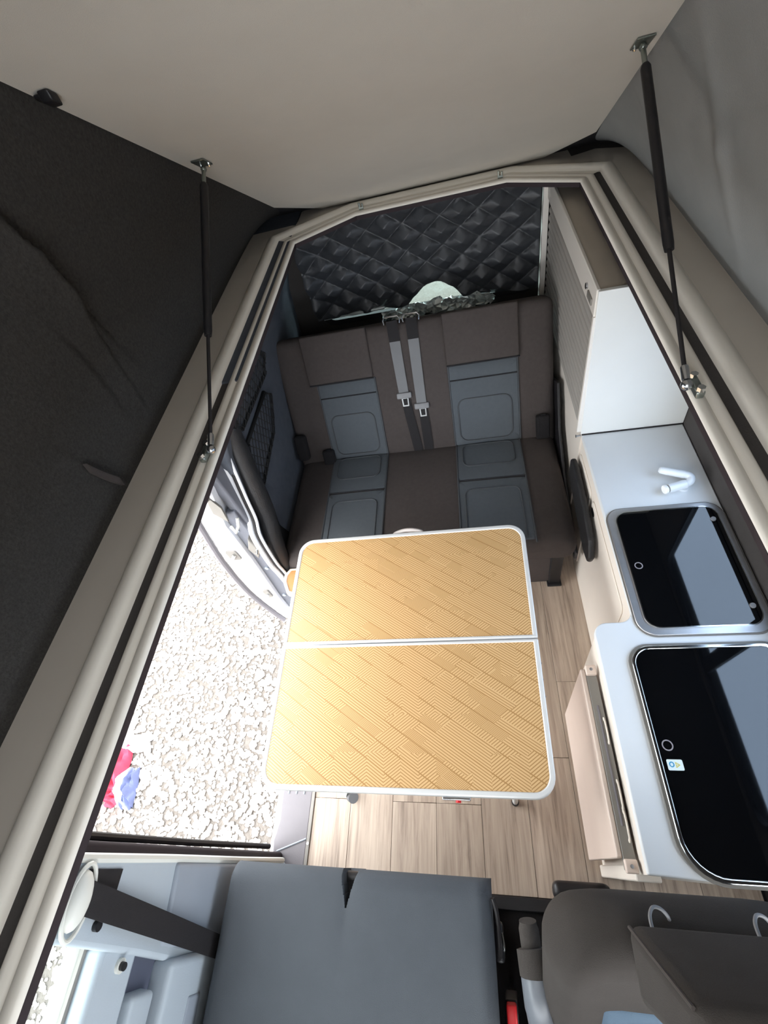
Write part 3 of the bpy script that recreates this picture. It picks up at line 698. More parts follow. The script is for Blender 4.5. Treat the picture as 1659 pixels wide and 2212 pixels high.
# ---- hanging worktop flap on folding brackets
flap = thing('worktop_flap', (0.28, 0.27, 0.06), 'pinkish cream drop flap hanging from brackets on the kitchen front', 'flap')
MB().prism(rrect(0.03, 0.512, 0.06, 0.625, 0.006, 2), 'x', 0.260, 0.274).build('panel', 'flap_pink', flap, bevel=0.003)
ch = MB().box(0.274, 0.304, 0.006, 0.505, 0.612, 0.628).build('channel', 'bracket_grey', flap, bevel=0.002)
MB().tube([(0.289, 0.10, 0.627), (0.289, 0.40, 0.627)], 0.004, 8).build('slot', 'plastic_grey', ch)
for y, dy in ((0.488, 0.03), (0.03, -0.03)):
    b = MB().rbox((0.273, min(y, y + dy), 0.625), (0.303, max(y, y + dy), 0.645), 0.004, k=2, mid=1).build('hinge', 'flap_pink', flap)
    MB().cyl((0.288, y + dy * 0.5, 0.645), (0.288, y + dy * 0.5, 0.648), 0.0045, 12).build('rivet', 'steel', b)
for y in (0.17, 0.33, 0.10):
    MB().tube([(0.297, y + 0.035 * math.cos(a), 0.632 + 0.010 * math.sin(a)) for a in np.linspace(0, 2 * math.pi, 15)[:-1]], 0.0022, 6, closed=True).build('cut_out_edge', 'panel_cream', flap)

# ---- tall cabinet with tambour front
tc = thing('tall_cabinet', (0.55, 1.9, 0), 'tall white cabinet with ribbed grey roller front beside the bench', 'cabinet')
MB().box(0.432, 0.798, 1.436, 2.44, 0.0, 0.72).build('lower_body', 'panel_cream', tc)
MB().box(0.424, 0.432, 1.436, 2.44, 0.0, 0.742).build('lower_face', 'panel_cream', tc)
MB().prism([(0.420, 0.728), (0.798, 0.728), (0.798, 1.338), (0.408, 1.338)], 'y', 1.428, 1.444).build('end_panel', 'panel_white', tc, bevel=0.002)
MB().box(0.424, 0.798, 1.424, 1.430, 0.7245, 0.7285).build('black_joint', 'black_rubber', tc)
MB().box(0.404, 0.416, 1.436, 2.42, 1.248, 1.340).build('fascia', 'fascia_white', tc, bevel=0.003)
MB().box(0.416, 0.78, 1.444, 2.42, 1.322, 1.330).build('top_panel', 'cabinet_top', tc)
MB().box(0.386, 0.412, 2.385, 2.425, 0.74, 1.342).build('rear_post', 'fascia_white', tc, bevel=0.003)
MB().box(0.425, 0.435, 1.444, 2.40, 0.73, 1.26).build('backing', 'carpet_black', tc)
ns = 15
for i in range(ns):
    z = 0.745 + i * (0.503 / ns); h = 0.503 / ns
    MB().prism([(0.424, z), (0.417, z + 0.003), (0.4135, z + h * 0.35), (0.4135, z + h * 0.65), (0.417, z + h - 0.003), (0.424, z + h)], 'y', 1.446, 2.385).build('slat', 'slat_grey', tc, angle=50)
MB().box(0.404, 0.424, 1.430, 1.4465, 0.74, 1.25).build('edge_strip', 'fascia_white', tc, bevel=0.002)
lt = MB().rbox((0.399, 1.47, 1.268), (0.405, 1.53, 1.292), 0.003, k=2, mid=1).build('catch', 'bracket_grey', tc)
MB().cyl((0.398, 1.552, 1.292), (0.405, 1.552, 1.292), 0.010, 12).build('catch_ring', 'steel', tc)
MB().tube([(0.424, 1.438, 0.712), (0.410, 1.436, 0.712), (0.404, 1.436, 0.712)], [0.004, 0.004, 0.007], 10).build('knob', 'steel', tc)

# ================================================================== BENCH
bench = thing('bench_seat', (-0.28, 1.45, 0), 'wide dark grey rear bench with blue grey seat inserts behind the table', 'bench')
def S(x, y, z):   # seat top falls a little to the back
    return (x, y, z - 0.02 * (y - 1.08) / 0.65)
cu = MB().rbox((-0.955, 1.085, 0.30), (0.387, 1.78, 0.452), 0.055, crown=0.012, mid=14).xf(S).build('cushion', 'fabric_dark', bench)
def ts(x, y, e=0.0):  # point on the cushion top
    u = (x + 0.284) / 0.671; v = (y - 1.4325) / 0.3475
    return S(x, y, 0.452 + 0.012 * max(0, 1 - u ** 4) * max(0, 1 - v ** 4) + e)
def seat_patch(x0, x1, y0, y1, e, r=0.02, nx=10, ny=10):
    poly = rrect(x0, x1, y0, y1, r, 4)
    mb = MB(); n = len(poly); cx, cy = (x0 + x1) / 2, (y0 + y1) / 2
    vs = []; rings = [1.0, 0.97, 0.8, 0.6, 0.4, 0.2]
    for k, f in enumerate(rings):
        for (x, y) in poly:
            ee = e * (0 if k == 0 else (0.8 if k == 1 else 1.0)); vs.append(ts(cx + (x - cx) * f, cy + (y - cy) * f, ee))
    vs.append(ts(cx, cy, e)); fs = []
    for k in range(len(rings) - 1):
        for i in range(n): fs.append((k * n + i, k * n + (i + 1) % n, (k + 1) * n + (i + 1) % n, (k + 1) * n + i))
    k = len(rings) - 1
    for i in range(n): fs.append((k * n + i, k * n + (i + 1) % n, len(vs) - 1))
    return mb.add(vs, fs)
def loop_tube(poly, fn, e, r): return MB().tube([fn(x, y, e) for x, y in poly], r, 6, closed=True)
for (x0, x1) in ((-0.752, -0.458), (-0.098, 0.216)):
    for (y0, y1) in ((1.478, 1.725), (1.115, 1.470)):
        p = seat_patch(x0, x1, y0, y1, 0.007, 0.012).build('seat_insert', 'fabric_blue', bench)
        a0, a1 = (y0 + 0.085, y1 + 0.02) if y0 > 1.4 else (y0 - 0.01, y1 - 0.06)
        pl_ = rrect(x0 + 0.03, x1 - 0.035, a0, min(a1, 1.715), 0.035, 5)
        loop_tube(pl_, ts, 0.0085, 0.0032).build('stitched_border', 'piping_dark', p)
    for x in (x0, x1):
        MB().tube([ts(x, y, 0.003) for y in np.linspace(1.10, 1.735, 14)], 0.0045, 6).build('piping', 'piping_dark', bench)
    MB().tube([ts(x, 1.474, 0.004) for x in np.linspace(x0, x1, 8)], 0.0035, 6).build('seam', 'seam_dark', bench)

def K(x, s, n): return (x, 1.73 + 0.428 * s - 0.903 * n, 0.43 + 0.903 * s + 0.428 * n)
MB().rbox((-0.955, -0.06, -0.13), (0.390, 0.645, 0.0), 0.045, crown=0.008, mid=12).xf(K).build('backrest', 'fabric_dark', bench)
def tk(x, s, e=0.0):
    u = (x + 0.2825) / 0.6725; v = (s - 0.2925) / 0.3525
    return K(x, s, 0.008 * max(0, 1 - u ** 4) * max(0, 1 - v ** 4) + e)
def back_patch(x0, x1, s0, s1, e, r=0.015):
    global ts
    keep = ts; ts = tk; m = seat_patch(x0, x1, s0, s1, e, r); ts = keep; return m
for (x0, x1, xa, xb) in ((-0.795, -0.462, -0.755, -0.458), (-0.104, 0.234, -0.100, 0.222)):
    m = MB().rbox((x0, 0.415, -0.01), (x1, 0.648, 0.022), 0.010, crown=0.006, k=3, mid=5).xf(K)
    m.build('head_pad', 'fabric_dark', bench)
    bb = back_patch(xa, xb, 0.005, 0.412, 0.007).build('back_insert', 'fabric_blue', bench)
    MB().tube([tk(x, 0.340, 0.008) for x in np.linspace(xa + 0.004, xb - 0.004, 8)], 0.0035, 6).build('seam', 'seam_dark', bb)
    MB().tube([tk(x, s, 0.0075) for x, s in rrect(xa + 0.03, xb - 0.035, 0.03, 0.245, 0.04, 5)], 0.0034, 6, closed=True).build('stitched_border', 'piping_dark', bb)
    for x in (xa, xb): MB().tube([tk(x, s, 0.003) for s in np.linspace(0.01, 0.412, 10)], 0.0042, 6).build('piping', 'piping_dark', bench)
    MB().tube([tk(x0 + (x1 - x0) * t, 0.411, 0.006) for t in np.linspace(0, 1, 8)], 0.004, 6).build('pad_seam', 'seam_dark', bench)  # dark seam along the lower edge of the head pad
MB().box(-0.93, 0.30, 1.15, 1.95, 0.0, 0.31).build('base_box', 'fabric_dark', bench, bevel=0.006)
MB().box(0.292, 0.345, 1.135, 1.155, 0.004, 0.30).build('front_leg', 'plastic_black', bench, bevel=0.004)
MB().rbox((0.285, 1.12, 0.0), (0.352, 1.165, 0.012), 0.004, k=2, mid=1).build('foot', 'plastic_black', bench)
MB().prism([(1.13, 0.29), (1.13, 0.24), (1.9, 0.24), (1.95, 0.62), (1.80, 0.70), (1.68, 0.52), (1.50, 0.40)], 'x', 0.388, 0.402).build('side_plate', 'plastic_black', bench, bevel=0.004)
MB().prism([(1.42, 0.60), (1.348, 0.618), (1.15, 0.60), (1.02, 0.565), (0.975, 0.50), (0.99, 0.45), (1.06, 0.43), (1.226, 0.46), (1.42, 0.50)], 'x', 0.390, 0.415).build('side_bolster', 'leatherette', bench, bevel=0.011, seg=4)
for (x, s) in ((-0.775, 0.01), (0.33, 0.06)):
    m = MB().rbox((x - 0.035, s - 0.06, 0.0), (x + 0.03, s + 0.06, 0.035), 0.012, k=3, mid=2).xf(K).build('belt_socket', 'carpet_black', bench)
    MB().rbox((x - 0.012, s + 0.05, 0.012), (x + 0.012, s + 0.064, 0.026), 0.004, k=2, mid=1).xf(K).build('socket_slot', 'seam_dark', m)
m = MB().rbox((-0.945, 0.03, 0.0), (-0.88, 0.17, 0.05), 0.02, k=3, mid=2).xf(K).build('hinge_cover', 'carpet_black', bench)

# ---- two lap and shoulder belts hanging down the middle of the backrest
def strap(xa, xb, s0, s1, w0, w1, e, n=10):
    mb = MB(); vs = []; fs = []
    for i in range(n + 1):
        t = i / n; x = xa + (xb - xa) * t; s = s0 + (s1 - s0) * t; wd = w0 + (w1 - w0) * t
        for sx_ in (-1, 1):
            for dn in (0.0, 0.0016): vs.append(tk(x + sx_ * wd / 2, s, e + dn + 0.003 * math.sin(math.pi * t)))
    for i in range(n):
        k = 4 * i; fs += [(k, k + 4, k + 6, k + 2), (k + 1, k + 3, k + 7, k + 5), (k, k + 1, k + 5, k + 4), (k + 2, k + 6, k + 7, k + 3)]
    return mb.add(vs, fs)
for (xt, xm, xb, sm, lab) in ((-0.334, -0.326, -0.293, 0.30, 'seat belt with higher hung tongue on the bench back, nearer the sliding door'), (-0.243, -0.246, -0.239, 0.238, 'seat belt with lower hung tongue on the bench back, nearer the cabinet')):
    b = thing('seat_belt', tk(xm, sm, 0.02), lab, 'seat belt', 'belts on the rear bench')
    xq = xt + (xm - xt) * 0.25
    strap(xt, xq, 0.652, 0.56, 0.052, 0.051, 0.004, 4).build('upper_webbing', 'webbing_dark', b)
    strap(xq, xm, 0.56, sm + 0.01, 0.051, 0.048, 0.004).build('shoulder_webbing', 'webbing_grey', b)
    strap(xm + 0.004, xb, sm - 0.015, 0.0, 0.044, 0.046, 0.003).build('lap_webbing', 'webbing_dark', b)
    lp = [(xt - 0.036, 0.640), (xt - 0.040, 0.660), (xt - 0.030, 0.672), (xt + 0.03, 0.672), (xt + 0.040, 0.660), (xt + 0.036, 0.640)]
    MB().tube([tk(x, s, 0.012) for x, s in lp], 0.0032, 8).build('guide_loop', 'steel', b)
    MB().rbox((xm - 0.037, sm - 0.012, 0.008), (xm + 0.037, sm + 0.018, 0.022), 0.006, k=3, mid=2).xf(K).build('tongue_grip', 'buckle_grey', b)
    fr = [(xm - 0.014, sm - 0.010), (xm - 0.011, sm - 0.052), (xm + 0.017, sm - 0.052), (xm + 0.018, sm - 0.010)]
    MB().ring([(xm - 0.015, sm - 0.008), (xm - 0.013, sm - 0.052), (xm + 0.018, sm - 0.052), (xm + 0.019, sm - 0.008)],
              [(xm - 0.009, sm - 0.014), (xm - 0.007, sm - 0.046), (xm + 0.013, sm - 0.046), (xm + 0.014, sm - 0.014)], 'z', 0.012, 0.015).xf(K).build('latch_tongue', 'tongue_metal', b)

# ---- net pockets on the side panel
def XP(y, z):  # side panel surface
    return np.interp(z, [0.35, 0.80, 1.05, 1.28, 1.36], [-0.97, -0.945, -0.915, -0.84, -0.78]) + 0.004
for (quad, lab) in (([(1.62, 1.235), (1.78, 1.10), (1.74, 1.03), (1.34, 1.065), (1.20, 1.20)], 'upper black net pocket on the grey side panel by the bench'),
                    ([(1.66, 0.985), (1.72, 0.93), (1.60, 0.80), (1.26, 0.76), (1.20, 0.80), (1.25, 0.99)], 'lower black net pocket on the grey side panel by the bench')):
    c = np.mean(quad, 0)
    pk = thing('net_pocket', (XP(*c), c[0], c[1]), lab, 'net pocket', 'net pockets beside the bench')
    P3 = [(XP(y, z) + 0.004, y, z) for y, z in quad]
    MB().tube(P3, 0.011, 8, closed=True).build('binding', 'net_black', pk)
    import itertools
    ymin, ymax = min(q[0] for q in quad), max(q[0] for q in quad); zmin, zmax = min(q[1] for q in quad), max(q[1] for q in quad)
    def clip(p, q):
        a, b = np.array(p, float), np.array(q, float); t0, t1 = 0.0, 1.0; n = len(quad)
        area = sum(quad[i][0] * quad[(i + 1) % n][1] - quad[(i + 1) % n][0] * quad[i][1] for i in range(n)); sg = 1 if area > 0 else -1
        for i in range(n):
            e0, e1 = np.array(quad[i]), np.array(quad[(i + 1) % n]); nn = sg * np.array([-(e1 - e0)[1], (e1 - e0)[0]])
            da, db = (a - e0) @ nn, (b - e0) @ nn
            if da < 0 and db < 0: return None
            if da < 0: t0 = max(t0, da / (da - db))
            elif db < 0: t1 = min(t1, da / (da - db))
        return (a + (b - a) * t0, a + (b - a) * t1) if t1 > t0 else None
    net = MB()
    for k in range(-20, 40):
        for sl in (1, -1):
            y0_ = ymin + k * 0.042; s_ = clip((y0_, zmin), (y0_ + sl * (zmax - zmin) * 0.75, zmax))
            if s_ is None or np.linalg.norm(s_[1] - s_[0]) < 0.01: continue
            pts = [s_[0] + (s_[1] - s_[0]) * t for t in np.linspace(0, 1, 4)]
            net.tube([(XP(y, z) + 0.016, y, z) for y, z in pts], 0.0022, 4)
    net.build('netting', 'net_black', pk)['kind'] = 'stuff'
    bk_ = MB(); pts = [(XP(y, z) + 0.002, y, z) for y, z in quad]; bk_.add(pts, [tuple(range(len(pts)))]); bk_.build('pocket_back', 'felt_grey', pk, smooth=False)

# ---- quilted cover over the tailgate window, with its foil underside showing at the hem
qc = thing('window_cover', (-0.2, 2.40, 0.85), 'black quilted thermal cover hung over the rear window', 'window cover')
def hem(x):
    z = 0.862
    if x > 0.0: z = 0.86 - 0.04 * (x / 0.4)
    t = (x + 0.145) / 0.145
    if abs(t) < 1: z += 0.105 * (1 - t * t) ** 1.0 * (1.0 + 0.15 * t)
    return z
PX, PZ = 0.178, 0.130
def quilt(u, v):
    x = -0.80 + 1.18 * u; z0 = hem(x); z1 = 1.378; z = z0 + (z1 - z0) * v
    p = (x - 0.015) / PX + (z - 1.325) / PZ; q = (x - 0.015) / PX - (z - 1.325) / PZ
    a = abs((p + 0.5) % 1 - 0.5) * 2; b = abs((q + 0.5) % 1 - 0.5) * 2   # 0 on a stitch line
    puff = 0.034 * (min(a, 1) * min(b, 1)) ** 0.55
    wr = 0.0015 * math.sin(x * 90 + 6 * math.sin(z * 31)) * (1 - min(1, 2.5 * min(a, b)))
    lift = 0.02 * math.exp(-((x + 0.12) / 0.14) ** 2) * (1 - v) ** 3
    sag = 0.008 * noise2(x * 3, z * 4, 2)
    return (x, 2.425 - puff - wr - sag - lift - 0.03 * math.exp(-((x + 0.80) / 0.06) ** 2) + 0.03 * (1 - v) * 0, z)
MB().grid(quilt, 300, 150).build('quilted_face', 'quilt_black', qc, angle=None)
MB().tube([(x, 2.423 - 0.02 * math.exp(-((x + 0.12) / 0.14) ** 2), hem(x)) for x in np.linspace(-0.80, 0.38, 60)], 0.005, 6).build('hem', 'quilt_black', qc)
def foil(u, v):
    x = -0.44 + 0.60 * u; top = 0.842 + 0.028 * math.sin(math.pi * u) * (1 + 0.4 * noise2(x * 20, 1, 3)); z = 0.79 + (top - 0.79) * v
    return (x + 0.012 * random.uniform(-1, 1), 2.405 + 0.014 * random.uniform(-1, 1), z + 0.006 * random.uniform(-1, 1))
MB().grid(foil, 40, 6).build('foil_underside', 'foil', qc, smooth=False, weld=False)
MB().tube(smooth_path([(-0.77, 2.41, 0.857), (-0.60, 2.405, 0.866), (-0.42, 2.405, 0.872)], 6), [0.004] * 6 + [0.009] * 7, 8).build('foil_edge', 'foil', qc)

# ================================================================== FOLDING TABLE
TZ = lambda y: 0.70 - 0.045 * (1.03 - y) / 0.88
table = thing('folding_table', (-0.30, 0.59, 0), 'square gold patterned folding table with white rim in the middle of the van', 'table')
def TT(x, y, z):  # slight fall to the front, following the floor clearance of the legs
    k = (1.03 - y) / 0.88
    return (x - 0.012 * k, y, z + TZ(y))
for (y0, y1, rs) in ((0.598, 1.032, [0.06, 0.06, 0.004, 0.004]), (0.150, 0.594, [0.004, 0.004, 0.06, 0.06])):
    o = rrect(-0.737, 0.148, y0, y1, rs, 8); ri = [max(0.002, q - 0.014) for q in rs]
    i_ = rrect(-0.737 + 0.016, 0.148 - 0.016, y0 + (0.010 if y0 > 0.5 else 0.016), y1 - (0.016 if y0 > 0.5 else 0.010), ri, 8)
    leaf = MB().prism(i_, 'z', -0.022, -0.0025).xf(TT).build('leaf', 'table_laminate', table, smooth=False)
    MB().ring(o, i_, 'z', -0.030, 0.0).xf(TT).build('rim', 'aluminium', leaf, bevel=0.004, seg=3)
MB().cyl(TT(-0.735, 0.596, -0.008), TT(0.146, 0.596, -0.008), 0.004, 8).build('fold_hinge', 'steel', table)
MB().tube([TT(*p) for p in smooth_path([(-0.350, 1.022, -0.014), (-0.340, 1.038, -0.013), (-0.295, 1.048, -0.010), (-0.245, 1.040, -0.013), (-0.230, 1.022, -0.014)], 5)], 0.009, 10).build('carry_handle', 'handle_clear', table)
for x in (-0.62, 0.04):
    for y, y2 in ((0.28, 0.20), (0.92, 0.99)):
        MB().tube([TT(x, y, -0.03), (x - 0.01, y2, 0.018)], 0.011, 10).build('leg', 'aluminium', table)
        MB().cyl((x - 0.01, y2, 0.0), (x - 0.01, y2, 0.024), 0.014, 12).build('foot', 'plastic_black', table)
for y in (0.28, 0.92): MB().cyl((-0.62, y, TZ(y) - 0.09), (0.03, y, TZ(y) - 0.09), 0.008, 8).build('cross_bar', 'aluminium', table)
MB().tube([TT(-0.56, 0.20, -0.04), TT(-0.46, 0.152, -0.05)], 0.012, 8).build('folded_strut', 'plastic_white', table)
MB().cyl(TT(-0.452, 0.146, -0.060), TT(-0.440, 0.140, -0.046), 0.016, 14).build('strut_foot', 'buckle_grey', table)
MB().box(-0.18, -0.10, 0.141, 0.150, TZ(0.15) - 0.024, TZ(0.15) - 0.008).build('latch', 'steel', table, bevel=0.002)
MB().cyl((-0.135, 0.136, TZ(0.15) - 0.02), (-0.135, 0.144, TZ(0.15) - 0.02), 0.008, 10).build('latch_button', 'red_plastic', table)
for y in (0.52, 0.47, 0.42):
    MB().cyl(TT(0.148, y, -0.014), TT(0.1505, y, -0.014), 0.003, 8).build('rivet', 'buckle_grey', table)

# ---- small board propped between table and door jamb
sb = thing('side_board', (-0.88, 1.0, 0.30), 'small orange brown board with cream edging beside the table corner', 'board')
def SBX(x, y, z): return (x, y, z)
o = [(-0.915, 1.082), (-0.935, 1.05), (-0.935, 1.01), (-0.905, 0.95), (-0.86, 0.935), (-0.80, 0.96), (-0.80, 1.082)]
i_ = [(-0.905, 1.072), (-0.918, 1.045), (-0.918, 1.015), (-0.895, 0.965), (-0.86, 0.952), (-0.81, 0.972), (-0.81, 1.072)]
MB().prism(i_, 'z', 0.378, 0.398).build('panel', 'board_orange', sb)
MB().ring(o, i_, 'z', 0.372, 0.402).build('edging', 'board_edge', sb, bevel=0.004)
MB().cyl((-0.86, 1.03, 0.0), (-0.86, 1.03, 0.378), 0.015, 10).build('leg', 'aluminium', sb)
MB().rbox((-0.90, 0.99, 0.0), (-0.82, 1.07, 0.014), 0.005, k=2, mid=1).build('foot', 'plastic_black', sb)

# ================================================================== GAS STRUTS
def strut(A, B, t_end, side, lab):
    A = V(*A); B = V(*B); u = (B - A) / np.linalg.norm(B - A)
    g = thing('gas_strut', B, lab, 'gas strut', 'struts lifting the roof')
    P = lambda t: A + (B - A) * t
    MB().tube([P(0.055), P(0.065), P(t_end - 0.02), P(t_end)], [0.0085, 0.0115, 0.0115, 0.010], 14).build('cylinder', 'plastic_black', g)
    MB().cyl(P(t_end - 0.01), P(0.955), 0.0048, 10).build('rod', 'black_rubber', g)
    MB().cyl(P(0.0), P(0.06), 0.006, 10).build('upper_stud', 'zinc', g)
    MB().tube([P(0.945), P(0.95), P(0.985)], [0.006, 0.0085, 0.0085], 12).build('end_socket', 'steel', g)
    MB().ball(P(1.0), 0.0125, 14).build('ball_joint', 'steel', g)
    s = side
    br = MB().rbox((min(B[0] + s * 0.012, B[0] + s * 0.030), B[1] - 0.030, 1.404), (max(B[0] + s * 0.012, B[0] + s * 0.030), B[1] + 0.030, 1.422), 0.004, k=2, mid=1).build('lower_bracket', 'zinc', g)
    for dy in (-0.022, 0.024):
        c = V(B[0] + s * 0.021, B[1] + dy, 1.422)
        m = MB(); m.prism([(c[0] + 0.0085 * math.cos(a), c[1] + 0.0085 * math.sin(a)) for a in np.linspace(0, 2 * math.pi, 7)[:-1]], 'z', 1.420, 1.431)
        m.build('hex_nut', 'chrome', br)
    zc = lambda y: ceil_z(y)
    m = MB(); y = A[1]
    m.add([(A[0] - 0.020, y - 0.018, zc(y - 0.018) - 0.002), (A[0] + 0.020, y - 0.018, zc(y - 0.018) - 0.002), (A[0] + 0.020, y + 0.03, zc(y + 0.03) - 0.002), (A[0] - 0.020, y + 0.03, zc(y + 0.03) - 0.002),
           (A[0] - 0.020, y - 0.018, zc(y - 0.018) - 0.006), (A[0] + 0.020, y - 0.018, zc(y - 0.018) - 0.006), (A[0] + 0.020, y + 0.03, zc(y + 0.03) - 0.006), (A[0] - 0.020, y + 0.03, zc(y + 0.03) - 0.006)],
          [(0, 3, 2, 1), (4, 5, 6, 7), (0, 1, 5, 4), (1, 2, 6, 5), (2, 3, 7, 6), (3, 0, 4, 7)])
    ub = m.build('upper_bracket', 'zinc', g, bevel=0.001, seg=1)
    for dx in (-0.012, 0.012):
        MB().ball((A[0] + dx, y + 0.02, zc(y + 0.02) - 0.008), 0.005, 8).build('screw', 'chrome', ub)
    MB().ball(A, 0.009, 10).build('upper_ball', 'zinc', g)
strut((-0.692, 1.555, 1.845), (-0.692, 0.852, 1.422), 0.61, -1, 'black gas strut in front of the shaded felt canvas above the door side')
strut((0.455, 1.535, 1.862), (0.462, 0.868, 1.422), 0.614, 1, 'black gas strut above the kitchen in front of the light canvas')

clip_ = thing('roof_clip', (-0.715, 1.094, 2.10), 'small black plastic clip at the ceiling edge above the shaded canvas', 'clip')
def CL(x, y, z): return (x, y, ceil_z(y) + z)
MB().rbox((-0.724, 1.082, -0.020), (-0.700, 1.106, -0.001), 0.004, k=2, mid=2).xf(CL).build('body', 'plastic_black', clip_)
MB().rbox((-0.736, 1.084, -0.012), (-0.718, 1.100, -0.004), 0.003, k=2, mid=1).xf(CL).build('strap_tab', 'plastic_black', clip_)

tab = thing('canvas_tab', (-0.91, 0.76, 1.46), 'short dark fabric tab sewn on the felt canvas', 'strap')
def CX(y, z):
    a, b = cw(min(y, 2.29)); zt = ceil_z(y) + 0.012; v = (z - 1.402) / (zt - 1.402); return -0.93 + (a - 0.004 + 0.93) * v + 0.022
def canvas_strip(path, w_):
    m = MB(); vs = []; fs = []
    for (y, z) in path:
        vs += [(CX(y, z - w_ / 2), y, z - w_ / 2), (CX(y, z + w_ / 2), y, z + w_ / 2), (CX(y, z + w_ / 2) - 0.012, y, z + w_ / 2), (CX(y, z - w_ / 2) - 0.012, y, z - w_ / 2)]
    for i in range(len(path) - 1):
        k = 4 * i
        for j in range(4): fs.append((k + j, k + (j + 1) % 4, k + 4 + (j + 1) % 4, k + 4 + j))
    fs += [(0, 1, 2, 3), tuple(4 * len(path) - 4 + q for q in (3, 2, 1, 0))]
    return m.add(vs, fs)
canvas_strip([(0.690, 1.560), (0.705, 1.525), (0.725, 1.485), (0.745, 1.450)], 0.030).build('webbing', 'fabric_dark', tab, smooth=False)

# ================================================================== FRONT SEATS
ps = thing('passenger_seat', (-0.44, -0.45, 0), 'blue grey double passenger seat with its back folded flat', 'seat')
def PS(x, y, z): return (x, y, z)
for (x0, x1) in ((-0.822, -0.452), (-0.452, -0.062)):
    pass
def notch(x, y, z):
    # the split between the two backs opens into a small notch at the rear edge
    dx = x + 0.452; k = max(0, 1 - (-0.03 - y) / 0.075)
    if k > 0 and abs(dx) < 0.05:
        wdt = 0.020 * k
        if abs(dx) < wdt * 1.2: z -= 0.05 * (1 - abs(dx) / (wdt * 1.2)) * k; y -= 0.05 * k * (1 - abs(dx) / (wdt * 1.2))
    return (x, y, z)
m = MB()
def seat_top(u, v):
    x = -0.822 + 0.76 * u; s = 1.1 * v
    r = 0.05
    if s < r * math.pi / 2:
        a = s / r; y = -0.03 - r + r * math.cos(a); z = 0.60 - r + r * math.sin(a)
        if s == 0: z = 0.60 - r
    else: y = -0.03 - r - (s - r * math.pi / 2); z = 0.60
    ex = min(u, 1 - u) * 0.76
    if ex < 0.04: z -= 0.04 - math.sqrt(max(0, 0.04 ** 2 - (0.04 - ex) ** 2))
    z += 0.010 * math.sin(math.pi * u) + 0.004 * noise2(x * 6, y * 5, 3) * (1 if ex > 0.05 else 0)
    z -= 0.006 * math.exp(-((x + 0.452) / 0.02) ** 2) * math.exp(y / 0.25)
    dx = x + 0.452
    wv = 0.024 * max(0, 1 - (-0.03 - y) / 0.085)
    if wv > 0 and abs(dx) < wv: z -= 0.07
    return (x, y, z)
us = sorted(set(list(np.linspace(0, 1, 60)) + list(np.linspace(0.45, 0.525, 40)) + list(np.linspace(0, 0.06, 10)) + list(np.linspace(0.94, 1, 10))))
vs_ = sorted(set(list(np.linspace(0, 0.14, 24)) + list(np.linspace(0.14, 1, 20))))
vs3 = [seat_top(u, v) for u in us for v in vs_]; nv_ = len(vs_)
m.add(vs3, [(i * nv_ + j, (i + 1) * nv_ + j, (i + 1) * nv_ + j + 1, i * nv_ + j + 1) for i in range(len(us) - 1) for j in range(nv_ - 1)])
m.build('folded_back', 'fabric_cab', ps, angle=70)
MB().box(-0.818, -0.066, -1.05, -0.036, 0.44, 0.552).build('back_core', 'plastic_black', ps, bevel=0.02)
MB().box(-0.80, -0.09, -1.0, -0.10, 0.0, 0.44).build('seat_base', 'plastic_black', ps, bevel=0.02)
MB().tube(smooth_path([(-0.060, -0.07, 0.585), (-0.052, -0.10, 0.575), (-0.050, -0.15, 0.56), (-0.052, -0.19, 0.54)], 5), 0.006, 8).build('release_cable', 'black_rubber', ps)
MB().rbox((-0.062, -0.20, 0.50), (-0.040, -0.12, 0.545), 0.008, k=2, mid=2).build('recliner_bracket', 'plastic_black', ps)
MB().tube([(-0.043, -0.14, 0.55), (-0.040, -0.165, 0.545), (-0.043, -0.185, 0.53)], 0.004, 8).build('bracket_pin', 'chrome', ps)

bk = thing('belt_buckle', (-0.035, -0.30, 0.40), 'red seat belt buckle between the front seats', 'buckle')
MB().rbox((-0.048, -0.325, 0.40), (-0.022, -0.285, 0.455), 0.005, k=2, mid=2).build('release_button', 'red_plastic', bk)
MB().rbox((-0.052, -0.33, 0.30), (-0.018, -0.28, 0.42), 0.006, k=2, mid=2).build('housing', 'plastic_black', bk)
MB().cyl((-0.035, -0.305, 0.0), (-0.035, -0.305, 0.31), 0.008, 8).build('stalk', 'plastic_black', bk)

ds = thing('driver_seat', (0.28, -0.35, 0), 'dark grey driver seat with piped headrest in front of the kitchen', 'seat')
def D(x, s, n):   # along the leaning backrest
    return (x, -0.30 + 0.36 * s - 0.933 * n, 0.50 + 0.933 * s + 0.36 * n)
m = MB().rbox((0.042, 0.0, -0.075), (0.52, 0.62, 0.05), 0.06, crown=0.0, k=5, mid=10)
def shoulder(x, s, n):
    e = min(x - 0.042, 0.52 - x); c = 0.13
    t = max(0, 1 - e / c); s2 = s - (0.0 if s < 0.45 else (s - 0.45) / 0.17 * 0.075 * t * t)
    u = abs((x - 0.281) / 0.239); n2 = n + (0.028 * max(0, (u - 0.55) / 0.45) * (1 if n > 0 else 0) * (1 - max(0, (u - 0.85) / 0.15)))
    return D(x, s2, n2)
m.xf(shoulder).build('backrest', 'fabric_driver', ds)
def DI(x, s, e=0.0): return D(x, s, 0.05 + e)
mm = MB().rbox((0.135, 0.0, 0.02), (0.43, 0.40, 0.056), 0.02, k=3, mid=6).xf(D).build('back_insert', 'fabric_driver_blue', ds)
MB().rbox((0.05, -0.80, 0.34), (0.51, -0.24, 0.50), 0.05, crown=0.01, k=4, mid=6).build('seat_cushion', 'fabric_driver', ds)
MB().box(0.09, 0.47, -0.75, -0.12, 0.0, 0.36).build('seat_box', 'plastic_black', ds, bevel=0.02)
